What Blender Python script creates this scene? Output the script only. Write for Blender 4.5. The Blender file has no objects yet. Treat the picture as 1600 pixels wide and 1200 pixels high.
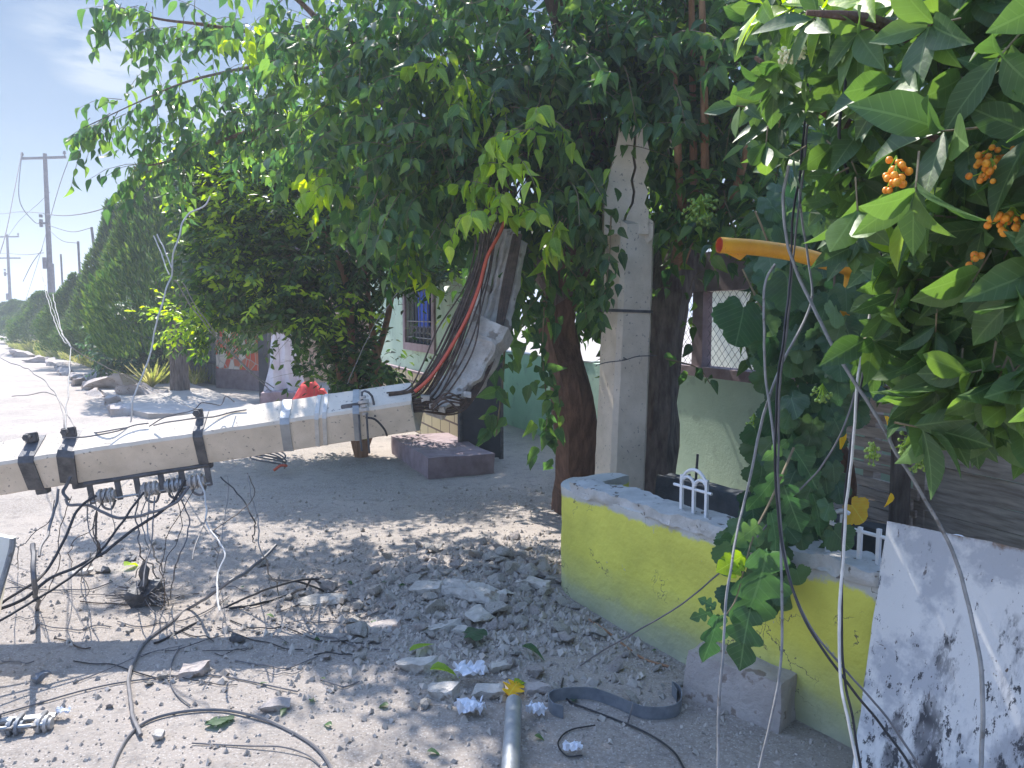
import bpy, bmesh, math, random
import numpy as np
from mathutils import Vector, Matrix, noise
R = math.radians
random.seed(7); rng = np.random.default_rng(7)
scene = bpy.context.scene
col = scene.collection
# ---------------------------------------------------------------- camera
CH, PITCH, F = 1.6, R(5.3), 1180.0
cam_d = bpy.data.cameras.new('camera'); cam = bpy.data.objects.new('camera', cam_d); col.objects.link(cam)
cam.location = (0, 0, CH); cam.rotation_euler = (R(90) - PITCH, 0, 0)
cam_d.sensor_width = 36; cam_d.lens = 36 * F / 1600; cam_d.clip_start = 0.05; cam_d.clip_end = 5000
scene.camera = cam
# ---------------------------------------------------------------- light
SUN = Vector((-0.35, 0.70, 1.0)).normalized()
sl = bpy.data.lights.new('sun', 'SUN'); so = bpy.data.objects.new('sun', sl); col.objects.link(so)
sl.energy = 2.3; sl.angle = R(0.55); sl.color = (1.0, 0.94, 0.86)
so.rotation_euler = SUN.to_track_quat('Z', 'Y').to_euler(); so.location = (-20, 40, 60)
world = bpy.data.worlds.new('World'); scene.world = world; world.use_nodes = True
wn = world.node_tree; wn.nodes.clear()
def N(nt, t, **kw):
    n = nt.nodes.new(t)
    for k, v in kw.items(): setattr(n, k, v)
    return n
sky = N(wn, 'ShaderNodeTexSky', sky_type='NISHITA', sun_disc=False)
sky.sun_elevation = math.asin(SUN.z); sky.sun_rotation = math.atan2(SUN.x, SUN.y); sky.altitude = 600
sky.air_density = 1.0; sky.dust_density = 0.6; sky.ozone_density = 1.0
bg = N(wn, 'ShaderNodeBackground'); bg.inputs[1].default_value = 0.15
wo = N(wn, 'ShaderNodeOutputWorld')
# wisps of cloud: noise on the view direction, kept to two patches of sky and a faint bank near the horizon
tc = N(wn, 'ShaderNodeTexCoord')
mp = N(wn, 'ShaderNodeMapping'); mp.inputs['Scale'].default_value = (5, 5, 22)
nz = N(wn, 'ShaderNodeTexNoise'); nz.inputs['Scale'].default_value = 1.6; nz.inputs['Detail'].default_value = 7; nz.inputs['Roughness'].default_value = .6
wn.links.new(tc.outputs['Generated'], mp.inputs[0]); wn.links.new(mp.outputs[0], nz.inputs[0])
def wmath(op, a, b=None, c=None):
    m = N(wn, 'ShaderNodeMath', operation=op)
    for i, v in enumerate((a, b, c)):
        if v is None: continue
        if isinstance(v, (int, float)): m.inputs[i].default_value = v
        else: wn.links.new(v, m.inputs[i])
    return m.outputs[0]
def ray(px, py):
    x, y = (px - 800) / F, (600 - py) / F
    v = Vector((x, 1, y)); v.rotate(Matrix.Rotation(-PITCH, 3, 'X')); return v
def patch(px, py, wx, wz):
    d = ray(px, py).normalized()
    s = N(wn, 'ShaderNodeVectorMath', operation='SUBTRACT'); s.inputs[1].default_value = d
    wn.links.new(tc.outputs['Generated'], s.inputs[0])
    m = N(wn, 'ShaderNodeVectorMath', operation='MULTIPLY'); m.inputs[1].default_value = (1/wx, 1/wx, 1/wz)
    wn.links.new(s.outputs[0], m.inputs[0])
    l = N(wn, 'ShaderNodeVectorMath', operation='LENGTH'); wn.links.new(m.outputs[0], l.inputs[0])
    return wmath('MAXIMUM', wmath('SUBTRACT', 1.0, l.outputs['Value']), 0.0)
pp = wmath('ADD', patch(165, 62, .10, .035), patch(182, 118, .07, .03))
pp = wmath('ADD', pp, patch(330, 178, .07, .02))
mr = N(wn, 'ShaderNodeMapRange'); mr.inputs[1].default_value = .38; mr.inputs[2].default_value = .68; wn.links.new(nz.outputs[0], mr.inputs[0])
cl = wmath('MINIMUM', wmath('MULTIPLY', wmath('MULTIPLY', pp, 2.6), mr.outputs[0]), .85)
sx = N(wn, 'ShaderNodeSeparateXYZ'); wn.links.new(tc.outputs['Generated'], sx.inputs[0])
hb = N(wn, 'ShaderNodeMapRange'); hb.inputs[1].default_value = .30; hb.inputs[2].default_value = 0.0; hb.inputs[4].default_value = .38
wn.links.new(sx.outputs[2], hb.inputs[0])
cl2 = wmath('MULTIPLY', hb.outputs[0], wmath('ADD', wmath('MULTIPLY', mr.outputs[0], .5), .45))
fac = wmath('MAXIMUM', cl, cl2)
gr = N(wn, 'ShaderNodeValToRGB'); ge = gr.color_ramp.elements; ge[0].position = 0; ge[0].color = (.36,.42,.49,1); ge[1].position = .62; ge[1].color = (.07,.21,.52,1)
e_ = ge.new(.30); e_.color = (.15,.31,.54,1)
wn.links.new(sx.outputs[2], gr.inputs[0])
g5 = N(wn, 'ShaderNodeVectorMath', operation='SCALE'); g5.inputs['Scale'].default_value = .55; wn.links.new(gr.outputs[0], g5.inputs[0])
gm = N(wn, 'ShaderNodeMapRange'); gm.inputs[1].default_value = .38; gm.inputs[2].default_value = .60; gm.inputs[3].default_value = .9; gm.inputs[4].default_value = .0; wn.links.new(sx.outputs[2], gm.inputs[0])
m0 = N(wn, 'ShaderNodeMix', data_type='RGBA'); wn.links.new(gm.outputs[0], m0.inputs[0]); wn.links.new(sky.outputs[0], m0.inputs[6]); wn.links.new(g5.outputs[0], m0.inputs[7])
mx = N(wn, 'ShaderNodeMix', data_type='RGBA'); mx.inputs[7].default_value = (1.05, 1.2, 1.35, 1)
wn.links.new(fac, mx.inputs[0]); wn.links.new(m0.outputs[2], mx.inputs[6]); wn.links.new(mx.outputs[2], bg.inputs[0]); wn.links.new(bg.outputs[0], wo.inputs[0])
scene.view_settings.view_transform = 'Standard'; scene.view_settings.look = 'None'
scene.view_settings.exposure = 2.08; scene.view_settings.gamma = 1
scene.render.engine = 'CYCLES'
scene.cycles.max_bounces = 8; scene.cycles.transparent_max_bounces = 8; scene.cycles.diffuse_bounces = 4
scene.cycles.sample_clamp_indirect = 8

# ---------------------------------------------------------------- pixel -> world
def U(px, py, d):
    return Vector((0, 0, CH)) + ray(px, py) * d
def UY(px, py, Y):
    r = ray(px, py); return Vector((0, 0, CH)) + r * (Y / r.y)
def G(px, py, z=0.0):
    r = ray(px, py); return Vector((0, 0, CH)) + r * ((z - CH) / r.z)
def gz(x, y):
    d = math.hypot((x - .15) / 1.1, (y - 4.6) / .9)
    m = .09 * math.exp(-d * d)
    near = max(0, 1 - math.hypot(x, y) / 30)
    return m + near * (.018 * noise.noise(Vector((x * .9, y * .9, 3))) + .006 * noise.noise(Vector((x * 5, y * 5, 1))))
def ong(px, py, up=0.0):
    p = G(px, py); p.z = gz(p.x, p.y) + up; return p

# ---------------------------------------------------------------- materials
def mat(name, c1, c2=None, scale=8, rough=.85, bump=.3, bscale=40, metal=0, lo=.35, hi=.65, detail=6, spots=None, sscale=60, sthr=.62, stretch=(1,1,1), bdist=.01, spec=.4):
    m = bpy.data.materials.new(name); m.use_nodes = True; nt = m.node_tree
    b = nt.nodes['Principled BSDF']; L = nt.links
    b.inputs['Roughness'].default_value = rough; b.inputs['Metallic'].default_value = metal; b.inputs['Specular IOR Level'].default_value = spec
    t = N(nt, 'ShaderNodeTexCoord'); mp = N(nt, 'ShaderNodeMapping'); mp.inputs['Scale'].default_value = stretch
    L.new(t.outputs['Object'], mp.inputs[0]); crd = mp.outputs[0]
    n = N(nt, 'ShaderNodeTexNoise'); n.inputs['Scale'].default_value = scale; n.inputs['Detail'].default_value = detail; n.inputs['Roughness'].default_value = .6
    L.new(crd, n.inputs[0])
    r = N(nt, 'ShaderNodeValToRGB'); r.color_ramp.elements[0].position = lo; r.color_ramp.elements[1].position = hi
    r.color_ramp.elements[0].color = (*c1, 1); r.color_ramp.elements[1].color = (*(c2 or c1), 1)
    L.new(n.outputs[0], r.inputs[0]); out = r.outputs[0]
    if spots:
        n2 = N(nt, 'ShaderNodeTexNoise'); n2.inputs['Scale'].default_value = sscale; n2.inputs['Detail'].default_value = 5; L.new(crd, n2.inputs[0])
        r2 = N(nt, 'ShaderNodeMapRange'); r2.inputs[1].default_value = sthr; r2.inputs[2].default_value = sthr + .05; L.new(n2.outputs[0], r2.inputs[0])
        mx = N(nt, 'ShaderNodeMix', data_type='RGBA'); mx.inputs[7].default_value = (*spots, 1)
        L.new(r2.outputs[0], mx.inputs[0]); L.new(out, mx.inputs[6]); out = mx.outputs[2]
    L.new(out, b.inputs['Base Color'])
    if bump:
        n3 = N(nt, 'ShaderNodeTexNoise'); n3.inputs['Scale'].default_value = bscale; n3.inputs['Detail'].default_value = 8; n3.inputs['Roughness'].default_value = .7; L.new(crd, n3.inputs[0])
        bm = N(nt, 'ShaderNodeBump'); bm.inputs['Strength'].default_value = bump; bm.inputs['Distance'].default_value = bdist
        L.new(n3.outputs[0], bm.inputs['Height']); L.new(bm.outputs[0], b.inputs['Normal'])
    return m
def leafmat(name, dark, mid, light, trans=.4, rough=.42, spec=.5):
    m = bpy.data.materials.new(name); m.use_nodes = True; nt = m.node_tree; L = nt.links
    b = nt.nodes['Principled BSDF']; out = nt.nodes['Material Output']
    g = N(nt, 'ShaderNodeNewGeometry'); r = N(nt, 'ShaderNodeValToRGB'); cr = r.color_ramp
    cr.elements[0].color = (*dark, 1); cr.elements[1].color = (*light, 1); cr.elements[1].position = 1
    e = cr.elements.new(.6); e.color = (*mid, 1)
    L.new(g.outputs['Random Per Island'], r.inputs[0])
    t = N(nt, 'ShaderNodeTexCoord'); n = N(nt, 'ShaderNodeTexNoise'); n.inputs['Scale'].default_value = 25; n.inputs['Detail'].default_value = 3
    L.new(t.outputs['Object'], n.inputs[0])
    h = N(nt, 'ShaderNodeHueSaturation'); L.new(r.outputs[0], h.inputs['Color'])
    v = N(nt, 'ShaderNodeMapRange'); v.inputs[3].default_value = .75; v.inputs[4].default_value = 1.25; L.new(n.outputs[0], v.inputs[0]); L.new(v.outputs[0], h.inputs['Value'])
    uvn = N(nt, 'ShaderNodeUVMap'); su = N(nt, 'ShaderNodeSeparateXYZ'); L.new(uvn.outputs[0], su.inputs[0])
    def mm(op, a, b_=None, c_=None):
        q = N(nt, 'ShaderNodeMath', operation=op)
        for i, vv in enumerate((a, b_, c_)):
            if vv is None: continue
            if isinstance(vv, (int, float)): q.inputs[i].default_value = vv
            else: L.new(vv, q.inputs[i])
        return q.outputs[0]
    ay = mm('ABSOLUTE', mm('SUBTRACT', su.outputs[1], .5))
    mid_ = mm('LESS_THAN', ay, .012)
    sv_ = mm('SINE', mm('MULTIPLY', mm('MULTIPLY_ADD', ay, -.9, su.outputs[0]), 52.0))
    side_ = mm('MULTIPLY', mm('GREATER_THAN', sv_, .93), .45)
    vein = mm('MAXIMUM', mid_, side_)
    vm = N(nt, 'ShaderNodeMix', data_type='RGBA'); L.new(mm('MULTIPLY', vein, .55), vm.inputs[0]); L.new(h.outputs[0], vm.inputs[6]); vm.inputs[7].default_value = (light[0]*1.9+.02, light[1]*1.7+.02, light[2]*2+.02, 1)
    L.new(vm.outputs[2], b.inputs['Base Color']); b.inputs['Roughness'].default_value = rough; b.inputs['Specular IOR Level'].default_value = spec
    tr = N(nt, 'ShaderNodeBsdfTranslucent')
    h2 = N(nt, 'ShaderNodeHueSaturation'); h2.inputs['Hue'].default_value = .475; h2.inputs['Saturation'].default_value = 1.2; h2.inputs['Value'].default_value = 2.6
    L.new(h.outputs[0], h2.inputs['Color']); L.new(h2.outputs[0], tr.inputs[0])
    ms = N(nt, 'ShaderNodeMixShader'); ms.inputs[0].default_value = trans
    L.new(b.outputs[0], ms.inputs[1]); L.new(tr.outputs[0], ms.inputs[2]); L.new(ms.outputs[0], out.inputs[0])
    bp = N(nt, 'ShaderNodeBump'); bp.inputs['Strength'].default_value = .25; bp.inputs['Distance'].default_value = .01; L.new(n.outputs[0], bp.inputs['Height']); L.new(bp.outputs[0], b.inputs['Normal'])
    return m
M = {}
M['concrete'] = mat('pole_concrete', (.57,.50,.41), (.72,.635,.535), 6, .9, .6, 60, spots=(.30,.27,.24), sscale=45, sthr=.64, bdist=.006)
M['rubble'] = mat('broken_concrete', (.46,.43,.39), (.66,.62,.57), 14, .95, 1, 40, bdist=.02, spots=(.30,.26,.22), sscale=11, sthr=.60)
M['rebar'] = mat('rusty_rebar', (.05,.038,.032), (.12,.085,.065), 30, .8, .4, 120)
M['orange'] = mat('orange_tube', (.62,.12,.06), (.50,.09,.05), 20, .5, .1)
M['steel'] = mat('galvanised_steel', (.30,.32,.34), (.42,.44,.46), 14, .5, .2, 60, metal=.6)
M['darkmetal'] = mat('dark_strap_metal', (.07,.075,.085), (.15,.15,.16), 18, .6, .3, metal=.5)
M['porcelain'] = mat('porcelain', (.55,.54,.52), (.35,.33,.32), 20, .3, .05)
M['cable_black'] = mat('black_cable', (.012,.012,.015), (.03,.03,.035), 12, .45, .1)
M['cable_grey'] = mat('grey_cable', (.17,.175,.18), (.28,.275,.27), 25, .65, .3, 90, spots=(.14,.13,.12), sscale=30, sthr=.60)
M['cable_dark'] = mat('dull_cable', (.10,.10,.11), (.18,.17,.17), 12, .6, .1)
M['cable_white'] = mat('bright_aluminium_cable', (.46,.45,.43), (.60,.58,.55), 30, .45, .2)
M['white_paint'] = mat('white_paint', (.70,.71,.73), (.78,.78,.78), 20, .6, .3, spots=(.20,.13,.09), sscale=30, sthr=.66)
M['yellow_pipe'] = mat('yellow_paint', (.80,.40,.03), (.66,.30,.03), 12, .45, .15, spots=(.25,.15,.05), sscale=70, sthr=.68)
M['bark'] = mat('bark', (.09,.055,.04), (.22,.13,.09), 9, .95, 1, 22, stretch=(3,3,.6), bdist=.02)
M['bark_orange'] = mat('orange_bark', (.25,.13,.07), (.38,.22,.13), 9, .9, .8, 30, stretch=(3,3,.6))
M['bark_grey'] = mat('grey_bark', (.10,.08,.07), (.24,.20,.18), 9, .95, 1, 22, stretch=(3,3,.6), bdist=.02)
M['twig'] = mat('twig', (.16,.13,.08), (.25,.20,.12), 20, .8, .2)
M['wood'] = mat('weathered_planks', (.34,.27,.23), (.62,.53,.46), 5, .9, .6, 30, stretch=(1,1,9))
M['green_wall'] = mat('pale_green_plaster', (.45,.60,.46), (.53,.68,.53), 3, .95, .5, 35, spots=(.41,.54,.42), sscale=5, sthr=.60)
M['purple'] = mat('maroon_grey_paint', (.22,.165,.18), (.34,.27,.29), 6, .85, .4, 40)
M['cream'] = mat('cream_plaster', (.72,.70,.62), (.62,.60,.54), 3, .9, .3)
M['darkgate'] = mat('dark_gate_paint', (.035,.04,.05), (.06,.065,.075), 6, .6, .2)
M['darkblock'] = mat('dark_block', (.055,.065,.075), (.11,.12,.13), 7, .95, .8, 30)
M['glass'] = mat('dark_window_glass', (.03,.04,.06), (.06,.07,.10), 4, .12, 0)
M['blue'] = mat('blue_cloth', (.03,.08,.45), (.05,.12,.55), 4, .8, .1)
M['kerb'] = mat('kerb_stone', (.34,.30,.28), (.50,.45,.42), 7, .95, .9, 35, spots=(.25,.20,.17), sscale=14, sthr=.60, bdist=.015)
M['gravel'] = mat('gravel', (.28,.25,.22), (.50,.455,.41), 9, .95, .3)
M['strap'] = mat('grey_strap', (.16,.18,.21), (.24,.26,.29), 20, .6, .2, metal=.3)
M['plastic'] = mat('white_plastic', (.72,.74,.80), (.62,.64,.70), 12, .4, .3, 20)
M['sidewalk'] = mat('sidewalk_concrete', (.36,.33,.30), (.46,.42,.38), 4, .95, .5, 50)
M['hill'] = mat('hill_haze', (.10,.13,.10), (.16,.17,.12), .02, 1, 0)
M['red_cloth'] = mat('red_cloth', (.75,.08,.07), (.6,.05,.05), 8, .8, .2)
M['pale_tarp'] = mat('pale_tarp', (.66,.60,.62), (.78,.74,.75), 4, .7, .4, 10)
M['far_pole'] = mat('far_pole_wood', (.13,.12,.13), (.20,.18,.18), 6, .9, .2)
M['berry_o'] = mat('orange_berries', (.80,.22,.015), (.85,.38,.03), 50, .35, 0)
M['berry_g'] = mat('green_berries', (.16,.28,.05), (.25,.36,.08), 50, .4, 0)
M['leaf_t1'] = leafmat('mulberry_leaf', (.026,.068,.030), (.054,.125,.042), (.13,.23,.055), .50, .40, .6)
M['leaf_citrus'] = leafmat('citrus_leaf', (.014,.042,.014), (.034,.085,.024), (.09,.17,.035), .38)
M['leaf_big'] = leafmat('big_leaf', (.034,.080,.024), (.058,.120,.034), (.095,.175,.045), .36, .48)
M['leaf_vine'] = leafmat('vine_leaf', (.022,.060,.030), (.044,.10,.045), (.085,.16,.065), .34, .5)
M['leaf_fig'] = leafmat('fig_leaf', (.030,.085,.035), (.05,.12,.045), (.09,.18,.06), .30, .5)
M['leaf_yellow'] = leafmat('yellow_leaf', (.60,.38,.02), (.75,.50,.03), (.70,.60,.08), .4)
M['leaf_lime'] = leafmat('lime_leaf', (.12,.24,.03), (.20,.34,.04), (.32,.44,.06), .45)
M['cypress'] = leafmat('cypress_spray', (.022,.060,.020), (.045,.10,.028), (.10,.16,.04), .3, .7, .2)
M['grass'] = leafmat('verge_grass', (.12,.18,.05), (.22,.26,.08), (.40,.38,.18), .35, .7, .2)

def ground_mat():
    m = bpy.data.materials.new('dusty_road'); m.use_nodes = True; nt = m.node_tree; L = nt.links; b = nt.nodes['Principled BSDF']
    b.inputs['Roughness'].default_value = .95; b.inputs['Specular IOR Level'].default_value = .2
    t = N(nt, 'ShaderNodeTexCoord')
    def nz(s, d=6, ro=.6):
        n = N(nt, 'ShaderNodeTexNoise'); n.inputs['Scale'].default_value = s; n.inputs['Detail'].default_value = d; n.inputs['Roughness'].default_value = ro
        L.new(t.outputs['Object'], n.inputs[0]); return n.outputs[0]
    def ramp(i, a, b_, ca, cb):
        r = N(nt, 'ShaderNodeValToRGB'); r.color_ramp.elements[0].position = a; r.color_ramp.elements[1].position = b_
        r.color_ramp.elements[0].color = (*ca, 1); r.color_ramp.elements[1].color = (*cb, 1); L.new(i, r.inputs[0]); return r.outputs[0]
    def mix(f, a, b_):
        x = N(nt, 'ShaderNodeMix', data_type='RGBA'); L.new(f, x.inputs[0])
        for i, v in ((6, a), (7, b_)):
            if isinstance(v, tuple): x.inputs[i].default_value = (*v, 1)
            else: L.new(v, x.inputs[i])
        return x.outputs[2]
    base = ramp(nz(.9, 9), .36, .62, (.265,.235,.21), (.445,.39,.345))
    fine = ramp(nz(55, 8, .75), .42, .60, (0,0,0), (1,1,1))
    c = mix(fine, base, (.45,.405,.37))
    v = N(nt, 'ShaderNodeTexVoronoi'); v.inputs['Scale'].default_value = 70; L.new(t.outputs['Object'], v.inputs[0])
    c = mix(ramp(v.outputs['Distance'], .16, .30, (.8,.8,.8), (0,0,0)), c, (.60,.57,.54))
    v2 = N(nt, 'ShaderNodeTexVoronoi'); v2.inputs['Scale'].default_value = 38; L.new(t.outputs['Object'], v2.inputs[0])
    c = mix(ramp(v2.outputs['Distance'], .09, .20, (.7,.7,.7), (0,0,0)), c, (.15,.14,.13))
    c = mix(ramp(nz(9, 8, .7), .52, .66, (0,0,0), (.6,.6,.6)), c, (.22,.205,.195))
    c = mix(ramp(nz(2.3, 5), .60, .72, (0,0,0), (.5,.5,.5)), c, (.50,.42,.34))
    L.new(c, b.inputs['Base Color'])
    bp = N(nt, 'ShaderNodeBump'); bp.inputs['Strength'].default_value = .8; bp.inputs['Distance'].default_value = .03
    L.new(nz(38, 9, .8), bp.inputs['Height']); L.new(bp.outputs[0], b.inputs['Normal'])
    return m
M['road'] = ground_mat()

def zwall_mat(name, mid, low, h, top):
    """painted wall: worn base coat near the foot, crumbling bare render near the top (edges broken by noise)"""
    m = bpy.data.materials.new(name); m.use_nodes = True; nt = m.node_tree; L = nt.links; b = nt.nodes['Principled BSDF']
    b.inputs['Roughness'].default_value = .9
    t = N(nt, 'ShaderNodeTexCoord'); s = N(nt, 'ShaderNodeSeparateXYZ'); L.new(t.outputs['Object'], s.inputs[0])
    n = N(nt, 'ShaderNodeTexNoise'); n.inputs['Scale'].default_value = 5; n.inputs['Detail'].default_value = 10; n.inputs['Roughness'].default_value = .7; L.new(t.outputs['Object'], n.inputs[0])
    a = N(nt, 'ShaderNodeMath', operation='MULTIPLY_ADD'); L.new(n.outputs[0], a.inputs[0]); a.inputs[1].default_value = .16; L.new(s.outputs[2], a.inputs[2])
    r = N(nt, 'ShaderNodeValToRGB'); cr = r.color_ramp; L.new(a.outputs[0], r.inputs[0])
    pts = [(.08, low[0]), (.20, low[1]), (.245, mid[0]), (.40, mid[1]), (h + .015, mid[1]), (h + .03, top[0]), (h + .09, top[1])]
    cr.elements[0].position = pts[0][0]; cr.elements[0].color = (*pts[0][1], 1); cr.elements[1].position = pts[-1][0]; cr.elements[1].color = (*pts[-1][1], 1)
    for p, c in pts[1:-1]:
        e = cr.elements.new(p); e.color = (*c, 1)
    n3 = N(nt, 'ShaderNodeTexNoise'); n3.inputs['Scale'].default_value = 28; n3.inputs['Detail'].default_value = 10; L.new(t.outputs['Object'], n3.inputs[0]); 
    n2 = N(nt, 'ShaderNodeTexNoise'); n2.inputs['Scale'].default_value = 3; n2.inputs['Detail'].default_value = 8; L.new(t.outputs['Object'], n2.inputs[0])
    h2 = N(nt, 'ShaderNodeHueSaturation'); L.new(r.outputs[0], h2.inputs['Color']); mr = N(nt, 'ShaderNodeMapRange'); mr.inputs[1].default_value = .3; mr.inputs[2].default_value = .7; mr.inputs[3].default_value = .8; mr.inputs[4].default_value = 1.15
    L.new(n2.outputs[0], mr.inputs[0]); L.new(mr.outputs[0], h2.inputs['Value'])
    vo = N(nt, 'ShaderNodeTexVoronoi', feature='DISTANCE_TO_EDGE'); vo.inputs['Scale'].default_value = 2.6
    wv = N(nt, 'ShaderNodeVectorMath', operation='MULTIPLY_ADD'); L.new(n3.outputs['Color'], wv.inputs[0]); wv.inputs[1].default_value = (.10,.10,.10); L.new(t.outputs['Object'], wv.inputs[2]); L.new(wv.outputs[0], vo.inputs[0])
    ck = N(nt, 'ShaderNodeMath', operation='LESS_THAN'); L.new(vo.outputs['Distance'], ck.inputs[0]); ck.inputs[1].default_value = .0045
    cm = N(nt, 'ShaderNodeMapRange'); cm.inputs[1].default_value = .5; cm.inputs[2].default_value = .55; L.new(n2.outputs[0], cm.inputs[0])
    ck2 = N(nt, 'ShaderNodeMath', operation='MULTIPLY'); L.new(ck.outputs[0], ck2.inputs[0]); L.new(cm.outputs[0], ck2.inputs[1])
    x1 = N(nt, 'ShaderNodeMix', data_type='RGBA'); L.new(ck2.outputs[0], x1.inputs[0]); L.new(h2.outputs[0], x1.inputs[6]); x1.inputs[7].default_value = (.13,.12,.08,1)
    n4 = N(nt, 'ShaderNodeTexNoise'); n4.inputs['Scale'].default_value = 7; n4.inputs['Detail'].default_value = 9; n4.inputs['Roughness'].default_value = .72; L.new(t.outputs['Object'], n4.inputs[0])
    pm = N(nt, 'ShaderNodeMapRange'); pm.inputs[1].default_value = .64; pm.inputs[2].default_value = .66; L.new(n4.outputs[0], pm.inputs[0])
    x2 = N(nt, 'ShaderNodeMix', data_type='RGBA'); L.new(pm.outputs[0], x2.inputs[0]); L.new(x1.outputs[2], x2.inputs[6]); x2.inputs[7].default_value = (.46,.45,.36,1)
    L.new(x2.outputs[2], b.inputs['Base Color'])
    bp = N(nt, 'ShaderNodeBump'); bp.inputs['Strength'].default_value = .6; bp.inputs['Distance'].default_value = .012
    L.new(n3.outputs[0], bp.inputs['Height']); L.new(bp.outputs[0], b.inputs['Normal'])
    return m
M['yellow_wall'] = zwall_mat('yellow_paint_wall', ((.53,.54,.17), (.70,.68,.115)), ((.42,.44,.32), (.45,.47,.24)), .66, ((.50,.50,.46), (.58,.57,.54)))

def board_mat():
    m = bpy.data.materials.new('peeling_white_paint'); m.use_nodes = True; nt = m.node_tree; L = nt.links; b = nt.nodes['Principled BSDF']
    b.inputs['Roughness'].default_value = .6
    t = N(nt, 'ShaderNodeTexCoord')
    def nzz(scale, st, d=8, ro=.65):
        mp = N(nt, 'ShaderNodeMapping'); mp.inputs['Scale'].default_value = st; L.new(t.outputs['Object'], mp.inputs[0])
        n = N(nt, 'ShaderNodeTexNoise'); n.inputs['Scale'].default_value = scale; n.inputs['Detail'].default_value = d; n.inputs['Roughness'].default_value = ro; L.new(mp.outputs[0], n.inputs[0]); return n.outputs[0]
    def rng_(i, a, b_):
        r = N(nt, 'ShaderNodeMapRange'); r.inputs[1].default_value = a; r.inputs[2].default_value = b_; L.new(i, r.inputs[0]); return r.outputs[0]
    def mix(f, a, b_):
        x = N(nt, 'ShaderNodeMix', data_type='RGBA'); L.new(f, x.inputs[0])
        for i, v in ((6, a), (7, b_)):
            if isinstance(v, tuple): x.inputs[i].default_value = (*v, 1)
            else: L.new(v, x.inputs[i])
        return x.outputs[2]
    def mul(a, b_):
        x = N(nt, 'ShaderNodeMath', operation='MULTIPLY'); L.new(a, x.inputs[0]); L.new(b_, x.inputs[1]); return x.outputs[0]
    c = mix(nzz(3, (1,1,1)), (.60,.60,.60), (.77,.75,.73))
    c = mix(rng_(nzz(2.6, (1,1,1), 6), .50, .56), c, (.44,.45,.48))
    c = mix(rng_(nzz(5, (1.5,1.5,.35), 7), .54, .62), c, (.36,.36,.38))
    s = N(nt, 'ShaderNodeSeparateXYZ'); L.new(t.outputs['Object'], s.inputs[0])
    zr = N(nt, 'ShaderNodeMapRange'); zr.inputs[1].default_value = .75; zr.inputs[2].default_value = .15; zr.inputs[3].default_value = 0; zr.inputs[4].default_value = 1; L.new(s.outputs[2], zr.inputs[0])
    big = rng_(nzz(4.5, (1.6,1.6,.45), 9, .72), .545, .58)
    c = mix(mul(big, rng_(nzz(1.7, (1,1,1), 3), .46, .52)), c, (.045,.047,.055))
    th = N(nt, 'ShaderNodeMath', operation='MULTIPLY_ADD'); L.new(zr.outputs[0], th.inputs[0]); th.inputs[1].default_value = .10; L.new(nzz(26, (1.3,1.3,.6), 8, .75), th.inputs[2])
    c = mix(rng_(th.outputs[0], .645, .665), c, (.05,.052,.06))
    c = mix(rng_(nzz(60, (1,1,.7), 4, .6), .70, .72), c, (.12,.08,.06))
    # rusty bare band along the top edge
    tz = N(nt, 'ShaderNodeMath', operation='MULTIPLY_ADD'); L.new(nzz(14, (1,1,1)), tz.inputs[0]); tz.inputs[1].default_value = .10; L.new(s.outputs[2], tz.inputs[2])
    c = mix(mul(rng_(tz.outputs[0], .925, .94), rng_(nzz(9, (1,1,1)), .42, .5)), c, (.20,.13,.09))
    c = mix(rng_(nzz(9, (5,5,.35), 5, .7), .655, .67), c, (.16,.14,.14))
    c = mix(rng_(nzz(7, (.5,.5,6), 5, .7), .69, .70), c, (.14,.12,.12))
    L.new(c, b.inputs['Base Color'])
    bp = N(nt, 'ShaderNodeBump'); bp.inputs['Strength'].default_value = .6; bp.inputs['Distance'].default_value = .006; L.new(nzz(26, (1.3,1.3,.6), 8, .75), bp.inputs['Height']); L.new(bp.outputs[0], b.inputs['Normal'])
    return m
M['board'] = board_mat()

def brick_mat(name, c1, c2, mortar, sx, sz, axis):
    """brick pattern on a wall whose run direction is `axis` (a unit vector in plan)"""
    m = bpy.data.materials.new(name); m.use_nodes = True; nt = m.node_tree; L = nt.links; b = nt.nodes['Principled BSDF']; b.inputs['Roughness'].default_value = .9
    t = N(nt, 'ShaderNodeTexCoord'); d = N(nt, 'ShaderNodeVectorMath', operation='DOT_PRODUCT'); d.inputs[1].default_value = (axis[0], axis[1], 0); L.new(t.outputs['Object'], d.inputs[0])
    s = N(nt, 'ShaderNodeSeparateXYZ'); L.new(t.outputs['Object'], s.inputs[0]); cb = N(nt, 'ShaderNodeCombineXYZ'); L.new(d.outputs['Value'], cb.inputs[0]); L.new(s.outputs[2], cb.inputs[1])
    br = N(nt, 'ShaderNodeTexBrick'); L.new(cb.outputs[0], br.inputs[0]); br.inputs['Scale'].default_value = 1
    br.inputs['Brick Width'].default_value = sx; br.inputs['Row Height'].default_value = sz; br.inputs['Mortar Size'].default_value = .012
    br.inputs['Color1'].default_value = (*c1, 1); br.inputs['Color2'].default_value = (*c2, 1); br.inputs['Mortar'].default_value = (*mortar, 1)
    L.new(br.outputs[0], b.inputs['Base Color'])
    bp = N(nt, 'ShaderNodeBump'); bp.invert = True; bp.inputs['Strength'].default_value = .8; bp.inputs['Distance'].default_value = .01; L.new(br.outputs['Fac'], bp.inputs['Height']); L.new(bp.outputs[0], b.inputs['Normal'])
    return m
HDIR = Vector((-.42, 1, 0)).normalized()
M['brick'] = brick_mat('cream_block_plinth', (.55,.48,.30), (.62,.55,.36), (.16,.12,.10), .36, .17, HDIR)
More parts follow.
